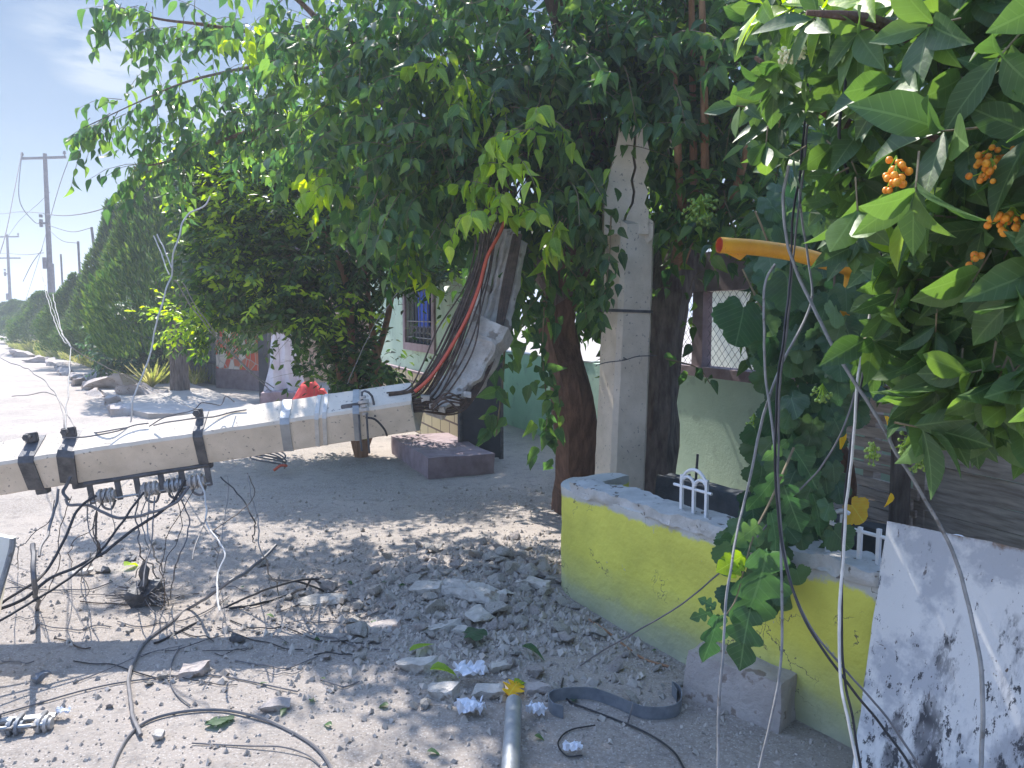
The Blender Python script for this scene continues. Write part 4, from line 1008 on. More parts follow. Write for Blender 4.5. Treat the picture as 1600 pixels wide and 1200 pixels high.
# --- citrus tree ------------------------------------------------------------
random.seed(5)
ct = tree('citrus_tree', 'dense dark green citrus tree with slim brown trunks in front of the green house', gd(565, 8.4))
cb_ = gd(565, 8.4)
for a in ([(0,0,0),(590,600,8.4),(582,520,8.4),(572,440,8.4),(560,350,8.5)], [(0,0,0),(552,600,8.3),(548,520,8.3),(540,440,8.2),(500,350,8.2)], [(0,0,0),(572,610,8.5),(600,520,8.6),(615,450,8.6),(640,360,8.6)], [(0,0,0),(540,620,8.4),(515,520,8.5),(470,430,8.5),(420,350,8.6)]):
    P = [cb_] + pt(a[1:]); limb(P, [.075,.045,.035,.02], 'bark_orange', ct, 'trunk')
lv = Leaves()
fill(lv, [(400,420,8.6,.75,.7,.65,8),(520,380,8.3,.9,.8,.7,10),(640,390,8.6,.65,.7,.55,6),(440,300,8.8,1.0,.8,.6,9),(600,290,8.6,.9,.8,.5,7),(470,500,8.4,.55,.5,.42,5),(600,560,8.5,.38,.4,.5,4),(350,500,8.8,.30,.4,.30,2),(520,590,8.5,.35,.4,.35,3),(365,330,8.9,.55,.6,.6,5),(690,450,8.3,.2,.3,.3,1.2),(450,235,8.8,.9,.6,.40,6),(340,270,9.0,.5,.5,.35,3)], 2700, .38, 13, .095, .5, .35, .2, .003)
lv.build('crown', T_SM, M['leaf_citrus'], ct); lv.tw.build('branches', M['twig'], ct)
lv = Leaves(); fill(lv, [(420,290,7.9,1.0,.3,.35,6),(300,500,8.6,.26,.3,.16,2.2),(330,480,8.5,.15,.2,.2,1.4),(700,470,7.6,.13,.2,.16,1.2),(480,470,7.8,.6,.2,.4,2),(420,380,7.9,.6,.2,.4,2),(430,230,8.3,.9,.2,.35,4),(370,300,8.2,.5,.2,.5,4),(330,400,8.2,.3,.2,.5,2)], 340, .32, 10, .085, .4, .2, .3, .003)
lv.build('lime_green_leaves', T_SM, M['leaf_lime'], ct)

# --- slim orange stems growing from the dark trunk ---------------------------
for a in ([(1060,420,6.0),(1088,340,5.0),(1085,300,4.8),(1083,180,4.7),(1080,-40,4.6)], [(1062,400,6.0),(1104,330,5.0),(1102,280,4.7),(1100,110,4.5),(1095,-60,4.5)], [(1055,430,6.0),(1066,330,5.0),(1062,290,4.8),(1057,190,4.6),(1050,60,4.6)], [(1068,380,6.0),(1130,330,4.9),(1160,260,4.6),(1190,120,4.4)]):
    limb(pt(a), [.045,.028,.024,.018], 'bark_orange', t2, 'stem', 7, .1)
lv = Leaves(); fill(lv, [(1070,80,4.9,.55,.4,.45,5),(1110,350,4.9,.20,.25,.2,1.6),(1160,230,4.7,.3,.3,.4,2.5),(1180,60,4.6,.4,.4,.5,3),(1200,330,4.7,.16,.3,.35,2)], 260, .35, 11, .12, .6, .5)
leaf_sheet('crown', lv.P, lv.A, lv.N, lv.S, T_OV, M['leaf_t1'], t2); lv.tw.build('branches', M['twig'], t2)
# green berry bunch
def bunch(name, label, c, n, rad, r, m, parent=None, group=None, down=1.0):
    t = thing(name, label, 'berries', c, group) if not parent else parent
    st_ = MB(); be = MB()
    for k in range(n):
        v = rnd(1); v = v.normalized()*rad*random.uniform(.3,1); v.z = v.z*down - rad*.3
        e = Vector(c) + v; st_.tube([Vector(c) + Vector((0,0,rad*.5)), Vector(c)+v*.5+rnd(rad*.1), e], r*.18, 3, 2, cap=False); be.sphere(e, r*random.uniform(.75,1.15), 8, 6)
    if parent: be.build(name, M[m], parent); st_.build('berry_stalks', M['leaf_lime'], parent)
    else: be.build('berry', M[m], t); st_.build('stalk', M['leaf_lime'], t)
    return t
bunch('green_berries', '', U(1095,318,4.4), 90, .11, .011, 'berry_g', t2)

def hanging(name, label, path, n, size, tm, m, wid=1, L=.2, nl=6, cat='branch', hang=1.0, stem=.006, spread=.05, back=.15):
    P = catmull(pt(path), 8); t = thing(name, label, cat, P[0]); MB().tube(P, [stem, stem*.5], 5).build('stem', M['twig'], t); lv = Leaves()
    for k in range(n):
        q = P[min(len(P)-1, int((k+.5)/n*len(P)))] + rnd(spread)
        for j in range(nl):
            ax = (rnd(1) + Vector((0,0,-hang))).normalized(); lv.leaf(q + rnd(L*.5), ax, Vector((0,-1,.3)) + rnd(.6), size*random.uniform(.6,1.2))
    leaf_sheet('leaves', lv.P, lv.A, lv.N, lv.S, tm, M[m], t, wid); return t
hanging('hanging_spray', 'leafy shoot hanging in front of the standing stump', [(955,330,4.55),(952,400,4.6),(945,460,4.62),(938,520,4.65)], 16, .10, T_OV, 'leaf_t1', L=.07, nl=3)
hanging('hanging_spray', 'long leafy shoot hanging over the low green wall', [(800,420,4.7),(790,520,4.8),(785,600,4.8),(775,680,4.85)], 16, .12, T_OV, 'leaf_t1', L=.12, nl=3, stem=.010)
hanging('hanging_spray', 'leafy shoot hanging between the leaning trunk and the stump', [(850,480,5.0),(848,560,5.1),(855,640,5.1),(850,700,5.1)], 18, .12, T_OV, 'leaf_t1', L=.14, nl=4)
hanging('hanging_spray', 'short leafy shoot against the dark lintel right of the stump', [(1040,560,5.2),(1090,575,5.2),(1110,600,5.2)], 5, .10, T_OV, 'leaf_t1', L=.06, nl=2)
#PART4
# ================================================================ FOREGROUND TREE ON THE RIGHT
random.seed(33)
def inpoly(x, y, P):
    c = False; j = len(P)-1
    for i in range(len(P)):
        xi, yi = P[i]; xj, yj = P[j]
        if (yi > y) != (yj > y) and x < (xj-xi)*(y-yi)/(yj-yi)+xi: c = not c
        j = i
    return c
def sample_poly(P):
    x0, x1 = min(p[0] for p in P), max(p[0] for p in P); y0, y1 = min(p[1] for p in P), max(p[1] for p in P)
    while True:
        x, y = random.uniform(x0, x1), random.uniform(y0, y1)
        if inpoly(x, y, P): return x, y
rt = tree('berry_tree', 'large leaved tree with orange berries filling the right side', Vector((2.75, 3.0, 0)))
tb = Vector((2.75, 3.0, 0))
limb([tb, Vector((2.7,2.9,1.0)), Vector((2.5,2.8,2.0)), Vector((2.2,2.6,2.9)), Vector((1.8,2.4,3.6))], [.11,.08,.04], 'bark', rt, 'trunk')
limb([Vector((2.5,2.8,2.0)), U(1560,330,2.6), U(1450,260,2.3), U(1330,200,2.2), U(1250,140,2.2), U(1180,90,2.3)], [.05,.022,.006], 'bark', rt)
limb([Vector((2.3,2.65,2.7)), U(1580,40,2.3), U(1450,60,1.9), U(1350,30,1.8), U(1260,20,1.8)], [.04,.02,.006], 'bark', rt)
limb([Vector((2.6,2.85,1.6)), U(1600,520,2.5), U(1500,480,2.2), U(1420,470,2.1)], [.04,.016,.006], 'bark', rt)
limb([U(1450,260,2.3), U(1500,250,1.9), U(1460,215,1.6), U(1400,200,1.5)], [.016,.01,.004], 'bark', rt)
class Ros(Leaves):
    def rosette(s, p, d, n, size, spread=.9, droop=.45):
        d = Vector(d).normalized(); st_ = p - d*size*.9 - Vector((0,0,-size*.2)); s.tw.tube([p - d*size*.55, p], [.0028,.002], 4, cap=False)
        a0 = random.uniform(0, 6.28); A = d.orthogonal().normalized(); B = d.cross(A)
        for k in range(n):
            a = a0 + k*2.4; o = A*math.cos(a) + B*math.sin(a); t = k/max(1, n)
            ax = (d*(.35+.5*t) + o*spread + Vector((0,0,-droop)) + rnd(.18)).normalized()
            nn = d*.8 - o*.5 + Vector((0,0,.7)) + rnd(.35)
            q = p - d*size*.35*(1-t)*random.random(); s.leaf(q, ax, nn, size*random.uniform(.7,1.15))
REG = [(1165,-60),(1185,60),(1150,110),(1180,170),(1200,250),(1290,300),(1330,400),(1370,440),(1365,560),(1400,620),(1420,660),(1500,700),(1600,690),(1700,640),(1720,-60)]
def dep(x): return 2.45 - .8*(x-1120)/480
rl = Ros()
for k in range(330):
    x, y = sample_poly(REG); d = dep(x)*random.uniform(.92,1.25)
    dirv = Vector((-.5,-.35,-.2)) + rnd(.75)
    rl.rosette(U(x,y,d), dirv, random.randint(5,7), random.uniform(.10,.15)*(1.05 if x > 1380 else .9))
for k in range(60):                       # unseen rosettes above and beyond the frame, added to shade the board
    p = Vector((random.uniform(.9,2.9), random.uniform(1.6,3.6), random.uniform(2.7,3.6))); rl.rosette(p, Vector((-.3,-.2,.1))+rnd(.8), 6, .14)
# the nearest rosettes, read one by one from the photograph
for (x,y,d,dx,dy,dz,n,s_) in ((1470,205,1.50,-.9,-.1,-.1,6,.17),(1560,90,1.45,-.5,-.2,-.5,4,.17),(1600,210,1.45,-.6,0,0,4,.15),(1340,330,1.75,0,-.2,-.9,5,.15),(1430,300,1.45,-.2,-.3,-.9,5,.16),(1590,470,1.50,-.4,-.2,-.7,6,.17),(1520,440,1.6,-.5,-.2,-.7,5,.15),(1395,480,1.9,-.3,-.2,-.7,5,.14),(1500,600,1.75,-.2,-.3,-.9,6,.16),(1590,620,1.7,-.2,-.3,-.9,6,.15),(1430,590,1.9,-.2,-.3,-.8,6,.14),(1340,50,1.8,-.6,-.2,-.2,6,.15),(1270,30,1.9,-.8,-.2,0,6,.14),(1450,40,1.6,-.7,-.2,-.2,6,.16),(1400,130,1.7,-.6,-.3,-.5,6,.15),(1150,165,2.4,-.8,-.3,0,4,.13),(1210,130,2.2,-.4,-.3,-.6,5,.13)):
    rl.rosette(U(x,y,d), (dx,dy,dz), n, s_)
rl.build('crown', T_BIG, M['leaf_big'], rt); rl.tw.build('branches', M['twig'], rt)
yl = Ros()  # lime colour paints sunlit, backlit leaves, mostly along the top
for (x,y,d,n) in ((1290,10,1.95,6),(1350,-5,1.85,6),(1230,15,2.1,6),(1320,20,2.0,5),(1390,395,1.9,3),(1410,330,1.7,2),(1190,5,2.1,5)):
    yl.rosette(U(x,y,d), (-.6,-.2,.1), n, .13)
yl.build('lime_green_leaves', T_BIG, M['leaf_lime'], rt)
for (x,y,d,n,r_) in ((1400,272,1.50,16,.035),(1552,235,1.55,16,.04),(1548,262,1.52,18,.038),(1582,340,1.5,22,.045),(1522,402,1.6,6,.02),(1487,528,2.0,9,.03),(1400,255,1.52,7,.03)):
    bunch('orange_berries', '', U(x,y,d), n, r_, .0075, 'berry_o', rt, down=.7)
for (x,y,d,n,r_) in ((1422,690,2.1,30,.05),(1440,715,2.1,24,.05),(1285,610,2.7,24,.05),(1365,700,2.3,20,.04),(1440,455,2.0,22,.04),(1385,455,2.5,20,.045)):
    bunch('green_berries', '', U(x,y,d), n, r_, .0065, 'berry_g', rt)
M['flower'] = mat('cream_flowers', (.70,.70,.42), (.80,.80,.58), 40, .7, 0)
bunch('flower_head', '', U(1240,78,2.05), 90, .045, .0055, 'flower', rt, down=.5)

# grape vine hanging below the yellow pipe -----------------------------------------
random.seed(12)
gv = thing('grape_vine', 'grape vine with broad lobed leaves hanging over the yard', 'vine', Vector((1.75, 4.0, 0)))
MB().tube([Vector((1.75,4.0,0)), U(1330,760,3.7), U(1290,640,3.6), U(1300,520,3.5), U(1330,420,3.4), U(1300,300,3.4)], [.03,.022,.012], 8, 5).build('stem', M['bark'], gv)
for a in ([(1290,640,3.6),(1240,560,3.4),(1200,500,3.3),(1160,420,3.3)], [(1300,520,3.5),(1230,440,3.3),(1180,330,3.2)], [(1290,640,3.6),(1260,720,3.3),(1220,800,3.1),(1200,870,2.9)]):
    MB().tube(pt(a), [.010,.004], 6, 5).build('shoot', M['twig'], gv)
VR = [(1172,480),(1185,330),(1240,250),(1420,330),(1420,590),(1330,600),(1270,640),(1272,700),(1290,760),(1280,840),(1225,890),(1170,800),(1215,640),(1165,610),(1170,540)]
P_=[];A_=[];N_=[];S_=[]
def vleaf(x, y, d, s_, drop=.9):
    p = U(x, y, d); 
    if x < 1190 and 390 < y < 610 and s_ < .18: return
    P_.append(tuple(p)); A_.append(tuple((rnd(.55)+Vector((0,-.15,-drop))).normalized())); N_.append(tuple(Vector((-.1,-1,.45))+rnd(.55))); S_.append(s_)
for k in range(560):
    x, y = sample_poly(VR); vleaf(x, y-20, 3.2+random.uniform(-.35,.5)+max(0,(600-y)/900), random.uniform(.075,.125))
for (x,y,d,s_) in ((1165,465,3.0,.20),(1230,420,2.9,.17),(1300,560,3.0,.16),(1170,560,3.0,.16)): vleaf(x,y,d,s_)
for k in range(46): x, y = sample_poly([(1290,455),(1360,440),(1370,660),(1290,660)]); vleaf(x, y-20, 2.82+random.uniform(-.08,.08), random.uniform(.08,.12))
for k in range(150):      # the dark mass reaching down toward the wall
    x, y = sample_poly([(1150,640),(1300,640),(1310,860),(1240,930),(1160,960),(1140,860),(1200,760)]); vleaf(x, y-20, 2.95+random.uniform(-.25,.3), random.uniform(.08,.13))
leaf_sheet('leaves', P_, A_, N_, S_, T_VINE, M['leaf_vine'], gv, 1.05)
lv = Leaves()
for k in range(120):
    x, y = sample_poly([(1180,300),(1420,330),(1400,560),(1250,600),(1150,420)]); lv.twig(U(x,y,3.9+random.uniform(-.2,.4)), rnd(1), .3, 10, .11, .6)
lv.build('small_leaves', T_OV, M['leaf_citrus'], gv)
for (x,y,d,n) in ((1178,655,3.1,22),(1320,480,3.3,16),(1290,590,3.2,14)): bunch('green_berries', '', U(x,y,d), n, .05, .007, 'berry_g', gv)

# deeply lobed fig leaves in front of the yellow wall
fg = thing('fig_branch', 'hanging branch of deep lobed fig leaves in front of the yellow wall', 'branch', U(1195,760,2.55))
MB().tube(pt([(1240,700,2.7),(1205,780,2.55),(1180,830,2.5),(1165,880,2.45),(1150,935,2.42),(1135,960,2.4)]), [.005,.002], 6, 6).build('stem', M['twig'], fg)
P_=[];A_=[];N_=[];S_=[]
def fleaf(x0, y0, x1, y1, d, nx=0, dd=0, k=1.0):
    a, b_ = U(x0,y0,d), U(x1,y1,d+dd); P_.append(tuple(a)); A_.append(tuple((b_-a).normalized())); N_.append((nx,-1,.25)); S_.append((b_-a).length*k)
fleaf(1200,862,1172,1005,2.42,.25,.03,1.0); fleaf(1172,952,1150,1052,2.40,-.7,.0,1.0); fleaf(1122,962,1106,1040,2.38,.6); fleaf(1112,955,1078,968,2.40,.2,.0,1.0); fleaf(1118,948,1092,935,2.41,.4)
fleaf(1205,800,1225,875,2.55,.5,.05); fleaf(1172,850,1140,890,2.5,-.6,-.04); fleaf(1190,905,1228,925,2.5,.9)
fleaf(1215,740,1170,805,2.6,.5,.06); fleaf(1225,760,1252,835,2.6,-.6); fleaf(1240,700,1290,765,2.7,.4); fleaf(1230,690,1192,722,2.7,.8); fleaf(1270,770,1296,840,2.75,.5); fleaf(1185,820,1150,852,2.5,.3,-.05)
leaf_sheet('leaves', P_, A_, N_, S_, T_FIG, M['leaf_fig'], fg, 1.0)
P_=[];A_=[];N_=[];S_=[]
fleaf(1160,868,1120,895,2.43,.2); fleaf(1165,880,1128,872,2.44,.1); fleaf(1160,885,1140,905,2.42,.5)
leaf_sheet('lime_green_leaves', P_, A_, N_, S_, T_FIG, M['leaf_lime'], fg, 1.1)
# yellow leaves
for (x0,y0,x1,y1,d,lb) in ((1325,782,1350,815,2.9,'round yellow leaf hanging just above the broken iron hoop'),(1310,668,1322,708,3.0,'narrow curled yellow leaf in front of the plank fence'),(1392,770,1388,795,2.8,'small yellow leaf hanging left of the dark round post'),(1382,650,1392,665,2.8,'tiny yellow leaf under the big green leaves')):
    a, b_ = U(x0,y0,d), U(x1,y1,d)
    o = leaf_sheet('yellow_leaf', [tuple(a)], [tuple((b_-a).normalized())], [(.2,-1,.2)], [(b_-a).length*1.0], T_VINE if x0 == 1325 else T_OV, M['leaf_yellow'], None, 1.2 if x0 == 1325 else .7)
    me = o.data; off = a
    for v in me.vertices: v.co -= off
    o.location = off; tag(o, lb, 'leaf')

# ---------------------------------------------------------------- yellow bent pipe
yp = thing('yellow_pipe', 'bent yellow metal pipe reaching out of the vine with an open cut end', 'pipe', Vector((U(1330,700,3.0).x, U(1330,700,3.0).y, 0)))
pp_ = [U(1124,383,2.75), U(1180,387,2.78), U(1240,396,2.82), U(1285,408,2.86)]; bend = [U(1312,414,2.89), U(1330,424,2.93), U(1330,448,2.96), U(1324,485,3.0), U(1308,550,3.3), U(1272,640,3.5), U(1258,740,3.5)]
down = Vector((bend[-1].x, bend[-1].y, 0)); Pp = catmull(pp_ + bend, 6) + [down]
b = MB(); b.tube(Pp, .029, 14, cap=False); o = b.build('tube', M['yellow_pipe'], yp)
ax = (Pp[0]-Pp[1]).normalized(); b = MB(); b.tube([Pp[0]+ax*.001, Pp[0]-ax*.05], .0245, 14, cap=False); b.tube([Pp[0]+ax*.001, Pp[0]+ax*.002],.0292,14,cap=False); b.build('bore', M['orange'], yp)
b = MB(); b.prism([Pp[0]-ax*.03-Vector((0,0,.028)), Pp[0]-ax*.11-Vector((0,0,.028)), Pp[0]-ax*.085-Vector((0,0,.05))], Vector((0,.004,0))); b.build('torn_lip', M['yellow_pipe'], yp)

# ---------------------------------------------------------------- hanging cables on the right
def kink(P, n, amp, seed=0):
    Q = catmull(P, n); return [q + Vector(noise.noise_vector(q*5.0 + Vector((seed,0,0))))*amp + Vector(noise.noise_vector(q*17.0 + Vector((0,seed,0))))*amp*.35 for q in Q]
def hcable(pts, r, m, label, name='hanging_cable'):
    P = pt(pts); o = MB().tube(kink(P, 10, .006, len(label)), r*.68, 8, 0, jit=.25).build(name, M[m], origin=P[0]); return tag(o, label, 'cable', 'cables hanging on the right')
hcable([(1212,412,2.35),(1197,440,2.35),(1192,500,2.35),(1198,600,2.35),(1212,720,2.3),(1221,860,2.25),(1222,1000,2.2),(1213,1090,2.15),(1186,1210,2.1),(1170,1290,2.05)], .0062, 'cable_grey', 'grey cable hooked over at the top near the yellow pipe, hanging to the kerb block')
hcable([(1260,200,2.5),(1250,300,2.5),(1262,400,2.5),(1268,470,2.45),(1225,560,2.4),(1190,660,2.35),(1162,790,2.3),(1140,900,2.2),(1128,1040,2.1),(1121,1210,2.0)], .0058, 'cable_grey', 'grey cable slanting down left to the bottom edge, leftmost of the hanging cables')
hcable([(1262,120,2.4),(1252,260,2.4),(1240,330,2.4),(1234,430,2.4),(1222,540,2.35),(1213,640,2.3),(1211,740,2.25),(1222,860,2.2),(1252,960,2.1),(1320,1060,2.0),(1385,1140,1.95),(1450,1240,1.9)], .0058, 'cable_black', 'black cable of the pair crossing the yellow wall diagonally')
hcable([(1268,120,2.42),(1256,260,2.42),(1246,340,2.42),(1237,430,2.42),(1230,500,2.38),(1218,640,2.33),(1216,740,2.28),(1230,880,2.22),(1262,970,2.12),(1330,1056,2.02),(1392,1130,1.97),(1458,1235,1.92)], .0048, 'cable_dark', 'dull second cable twisted beside the black diagonal one')
hcable([(1232,260,2.2),(1224,310,2.2),(1229,370,2.2),(1248,430,2.2),(1290,520,2.15),(1345,615,2.1),(1400,705,2.05),(1458,800,2.0),(1500,895,1.95),(1524,990,1.9),(1535,1090,1.85),(1530,1230,1.8)], .0072, 'cable_grey', 'thick pale cable crossing from the yellow pipe down over the white board')
hcable([(1395,240,2.3),(1382,320,2.3),(1370,400,2.3),(1357,500,2.25),(1340,600,2.2),(1330,720,2.15),(1322,820,2.1),(1312,930,2.05),(1314,1050,2.0),(1327,1130,1.95),(1345,1230,1.9)], .0062, 'cable_white', 'shiny light cable hanging just left of the white board')
hcable([(1398,242,2.32),(1386,320,2.32),(1375,400,2.32),(1361,500,2.27),(1344,600,2.22),(1326,720,2.17),(1318,820,2.12),(1316,930,2.07),(1320,1050,2.02),(1334,1130,1.97),(1352,1230,1.92)], .0055, 'cable_black', 'black strand running alongside the shiny light cable')
hcable([(1378,450,2.6),(1350,560,2.6),(1325,650,2.6),(1285,725,2.6),(1225,790,2.65),(1160,862,2.7),(1110,910,2.75),(1040,960,2.85),(960,1006,3.0),(908,1040,3.25)], .0048, 'cable_dark', 'thin cable slanting down left across the yellow wall onto the rubble')
hcable([(1310,330,2.9),(1304,420,2.9),(1298,520,2.9),(1296,640,2.9)], .006, 'bark_grey', 'thin grey upright stick behind the yellow pipe bend', 'upright_stick')
hcable([(1325,40,2.0),(1320,130,2.0),(1312,210,2.0),(1325,270,2.1),(1345,330,2.2)], .006, 'cable_black', 'black cable hanging high among the big leaves')

# ================================================================ CABLES ON THE LEFT
GL = 'pale wires hanging on the left'
def lcable(pts, r, m, label, name='loose_wire', group=GL, sides=6):
    P = pt(pts); o = MB().tube(kink(P, 8, .011, len(label)), r*.8, sides).build(name, M[m], origin=P[0]); return tag(o, label, 'wire', group)
lcable([(328,306,4.3),(318,322,4.3),(296,334,4.28),(286,350,4.25),(279,376,4.22),(271,396,4.2),(267,428,4.2),(259,446,4.18),(252,480,4.15),(236,540,4.1),(222,590,4.05),(209,630,4.0),(204,660,4.0)], .0058, 'cable_white', 'bright wire rising from the fallen pole into the trees')
lcable([(265,428,4.2),(254,405,4.25),(240,368,4.3)], .0045, 'cable_white', 'left prong of the forked bright wire')
lcable([(268,420,4.2),(258,395,4.22),(245,366,4.25)], .0045, 'cable_white', 'right prong of the forked bright wire')
lcable([(274,440,5),(300,480,5.2),(340,530,5.5),(390,580,5.8),(424,612,6.0)], .005, 'cable_grey', 'upper pale wire slanting down right behind the fallen pole')
lcable([(284,442,5),(312,486,5.2),(350,536,5.5),(396,584,5.8),(428,606,6.0)], .005, 'cable_grey', 'lower pale wire slanting down right behind the fallen pole')
lcable([(64,420,9),(75,470,8),(88,510,7),(100,534,6.5),(109,540,6),(108,580,5),(105,630,4.3),(103,672,3.95)], .005, 'cable_grey', 'wire looping down from the tall wooden pole to the fallen pole')
lcable([(66,430,9),(82,480,8),(96,520,7),(110,542,6.2)], .004, 'cable_grey', 'second strand beside the loop from the tall wooden pole')
lcable([(82,460,9),(92,500,8),(105,535,6.5),(150,565,7),(200,590,8),(235,610,9),(310,640,6)], .006, 'cable_grey', 'wire running right from the loop along the verge')
lcable([(0,560,6),(50,580,5),(85,612,4.4),(98,650,4.1),(100,680,3.98)], .0045, 'cable_dark', 'thin wire arching over the road onto the fallen pole')
lcable([(20,620,5.5),(80,615,5.2),(100,640,5),(130,690,4.4)], .004, 'cable_dark', 'thin faint wire crossing the road behind the clamps')
lcable([(700,355,5.0),(640,430,5.2),(590,500,5.4),(560,560,5.6),(545,600,5.6)], .0035, 'cable_grey', 'thin grey wire slanting behind the steel bars')
lcable([(690,345,5.0),(640,412,5.2),(600,468,5.4)], .0035, 'cable_grey', 'shorter thin wire beside the slanting one behind the steel bars')
lcable([(235,666,3.9),(262,652,3.9),(300,640,4.0),(316,628,4.0),(345,632,4.1),(352,618,4.1),(365,628,4.15)], .004, 'cable_dark', 'curled wire end on top of the fallen pole by the clamp')
GB = 'black cables under the fallen pole'
def bc(pts, r, m, label, name='drooping_cable'):
    P = [U(*p) if len(p) == 3 else ong(p[0], p[1], .012) for p in pts]; o = MB().tube(kink(P, 8, .012, len(label)), r*.85, 6).build(name, M[m], origin=P[0]); return tag(o, label, 'cable', GB)
bc([(90,765,3.9),(86,790,3.85),(76,830,3.7),(66,850,3.6),(62,870,3.5)], .008, 'cable_dark', 'dark cable hanging from the end clamp toward the road')
bc([(150,775,3.85),(120,800,3.8),(98,850,3.7),(75,890,3.6),(45,915,3.5),(-20,960,3.4)], .008, 'cable_black', 'black cable curving down left from the first insulator')
bc([(290,750,3.9),(262,790,3.85),(200,835,3.75),(150,870,3.65),(80,905,3.5),(30,940,3.4),(-30,962,3.3)], .009, 'cable_black', 'thick black cable running from the rack to the left edge')
bc([(225,770,3.9),(195,810,3.8),(160,858,3.7),(140,880,3.6),(60,935,3.4),(-30,985,3.2)], .007, 'cable_black', 'black cable crossing under the thick one toward the left edge')
bc([(105,780,3.85),(112,790,3.85),(140,790,3.85),(160,800,3.85),(190,808,3.82),(240,800,3.82),(275,785,3.85),(295,760,3.9)], .009, 'cable_dark', 'heavy sagging loop below the insulator rack')
bc([(108,780,3.85),(98,770,3.88),(102,760,3.9),(110,745,3.92)], .010, 'darkmetal', 'bent hook at the left end of the sagging loop', 'bent_hook')
bc([(308,742,3.95),(316,765,3.9),(322,800,3.8),(324,820,3.75),(350,865,3.6),(342,900,3.5),(344,955,3.3)], .005, 'cable_white', 'pale wire dangling from the right end of the rack')
bc([(322,810,3.75),(308,850,3.6),(303,875,3.5)], .004, 'cable_dark', 'short branch of the pale dangling wire')
bc([(240,775,3.9),(238,830,3.75),(230,880,3.6),(222,915,3.5)], .004, 'cable_dark', 'thin wire hanging from the rack to the burnt clump')
bc([(150,800,3.85),(148,840,3.75),(156,850,3.7),(160,870,3.7)], .006, 'rebar', 'rusty wire stub hanging below the first insulator')
bc([(50,850,3.4),(54,920,3.3),(60,955),(52,990)], .013, 'cable_dark', 'short thick cable end standing on the road at the left')
bc([(430,850,4.1),(400,880,3.9),(352,915,3.6),(300,955),(262,980),(225,1010),(205,1050),(202,1100),(215,1140),(222,1155)], .010, 'cable_dark', 'thick grey cable bending down to a cut end on the sunlit road')
bc([(500,905,4.0),(440,912,3.9),(360,950),(290,985),(240,1010)], .007, 'cable_black', 'black cable running over the road from the rubble')
bc([(420,905,4.2),(470,910,4.0),(510,935),(540,975),(560,985)], .007, 'cable_black', 'black cable bent over the near side of the rubble')
bc([(480,918,4.0),(487,905,4.0),(505,925),(520,965)], .007, 'cable_black', 'kinked short black cable on the rubble')
bc([(360,955),(400,950),(450,935),(478,920,3.9)], .008, 'cable_black', 'black cable end lying just left of the rubble')
rr = random.Random(31)
for k in range(16):
    x0 = rr.uniform(80, 400); x1 = x0 + rr.uniform(-70, 50); y1 = rr.uniform(850, 960); yp_ = 778 - (x0-100)*.13
    P = [U(x0,yp_,3.9), U((x0*2+x1)/3+rr.uniform(-22,22),(yp_*2+y1)/3,3.85), U((x0+2*x1)/3+rr.uniform(-22,22),(yp_+2*y1)/3,3.75), ong(x1,y1,.02)]
    o = MB().tube(kink(P, 8, .03, k*3), rr.choice([.0022,.003,.0038]), 5).build('hanging_wire', M[rr.choice(['cable_dark','cable_black','cable_grey','rebar'])], origin=P[0]); tag(o, 'one of many thin kinked wires dangling from under the fallen pole to the road', 'wire', 'thin wires dangling under the fallen pole')
GW = 'thin wires strewn over the road'
def gwv(pts, r, m, label): 
    P = [ong(p[0], p[1], .006 + .012*abs(noise.noise(Vector((p[0]*.02, p[1]*.02, 0))))) for p in pts]; o = MB().tube(P, r, 5, 8).build('loose_wire', M[m], origin=P[0]); return tag(o, label, 'wire', GW)
gwv([(160,1260),(180,1190),(215,1140),(270,1118),(345,1114),(410,1128),(470,1155),(505,1185),(530,1230)], .006, 'cable_dark', 'long grey wire arching over the sunlit road at the bottom')
gwv([(0,1118),(60,1100),(130,1082),(200,1068),(300,1058),(360,1062),(465,1085)], .0035, 'cable_dark', 'thin wire lying across the sunlit road toward the shade')
gwv([(280,1015),(268,1040),(267,1070),(278,1090),(297,1105)], .0035, 'cable_dark', 'small hook shaped wire at the edge of the shade')
gwv([(300,1165),(380,1170),(440,1175),(480,1185),(500,1200)], .003, 'cable_dark', 'thin wire near the bottom edge')
gwv([(880,1065),(878,1082),(890,1100),(915,1110),(960,1128),(1010,1150),(1050,1180),(1070,1210)], .004, 'cable_black', 'black wire running under the grey metal strap')
gwv([(930,1138),(890,1145),(872,1165),(885,1185),(910,1185)], .003, 'cable_black', 'little wire ring below the grey metal strap')
gwv([(915,975),(950,995),(1000,1030),(1045,1045)], .006, 'bark_orange', 'reddish brown twig on the rubble at the foot of the yellow wall')
rr = random.Random(9)
for k in range(34):
    cx, cy = rr.uniform(20, 560), rr.uniform(905, 1075); a = rr.uniform(-.6,.6); L_ = rr.uniform(60, 210); cv = rr.uniform(-.9,.9); pts = []
    for t in np.linspace(-.5,.5,6): pts.append((cx + math.cos(a)*L_*t, cy + (math.sin(a)*L_*t + cv*L_*(t*t-.1))*.45 + rr.uniform(-3,3)))
    o = gwv(pts, rr.choice([.002,.003,.0035]), rr.choice(['cable_black','cable_dark','cable_dark','rebar']), 'x'); o['label'] = 'one of many thin dark wires tangled on the road beneath the fallen pole'; o['group'] = 'tangled thin wires on the road'

# ================================================================ THINGS ON THE ROAD
random.seed(77)
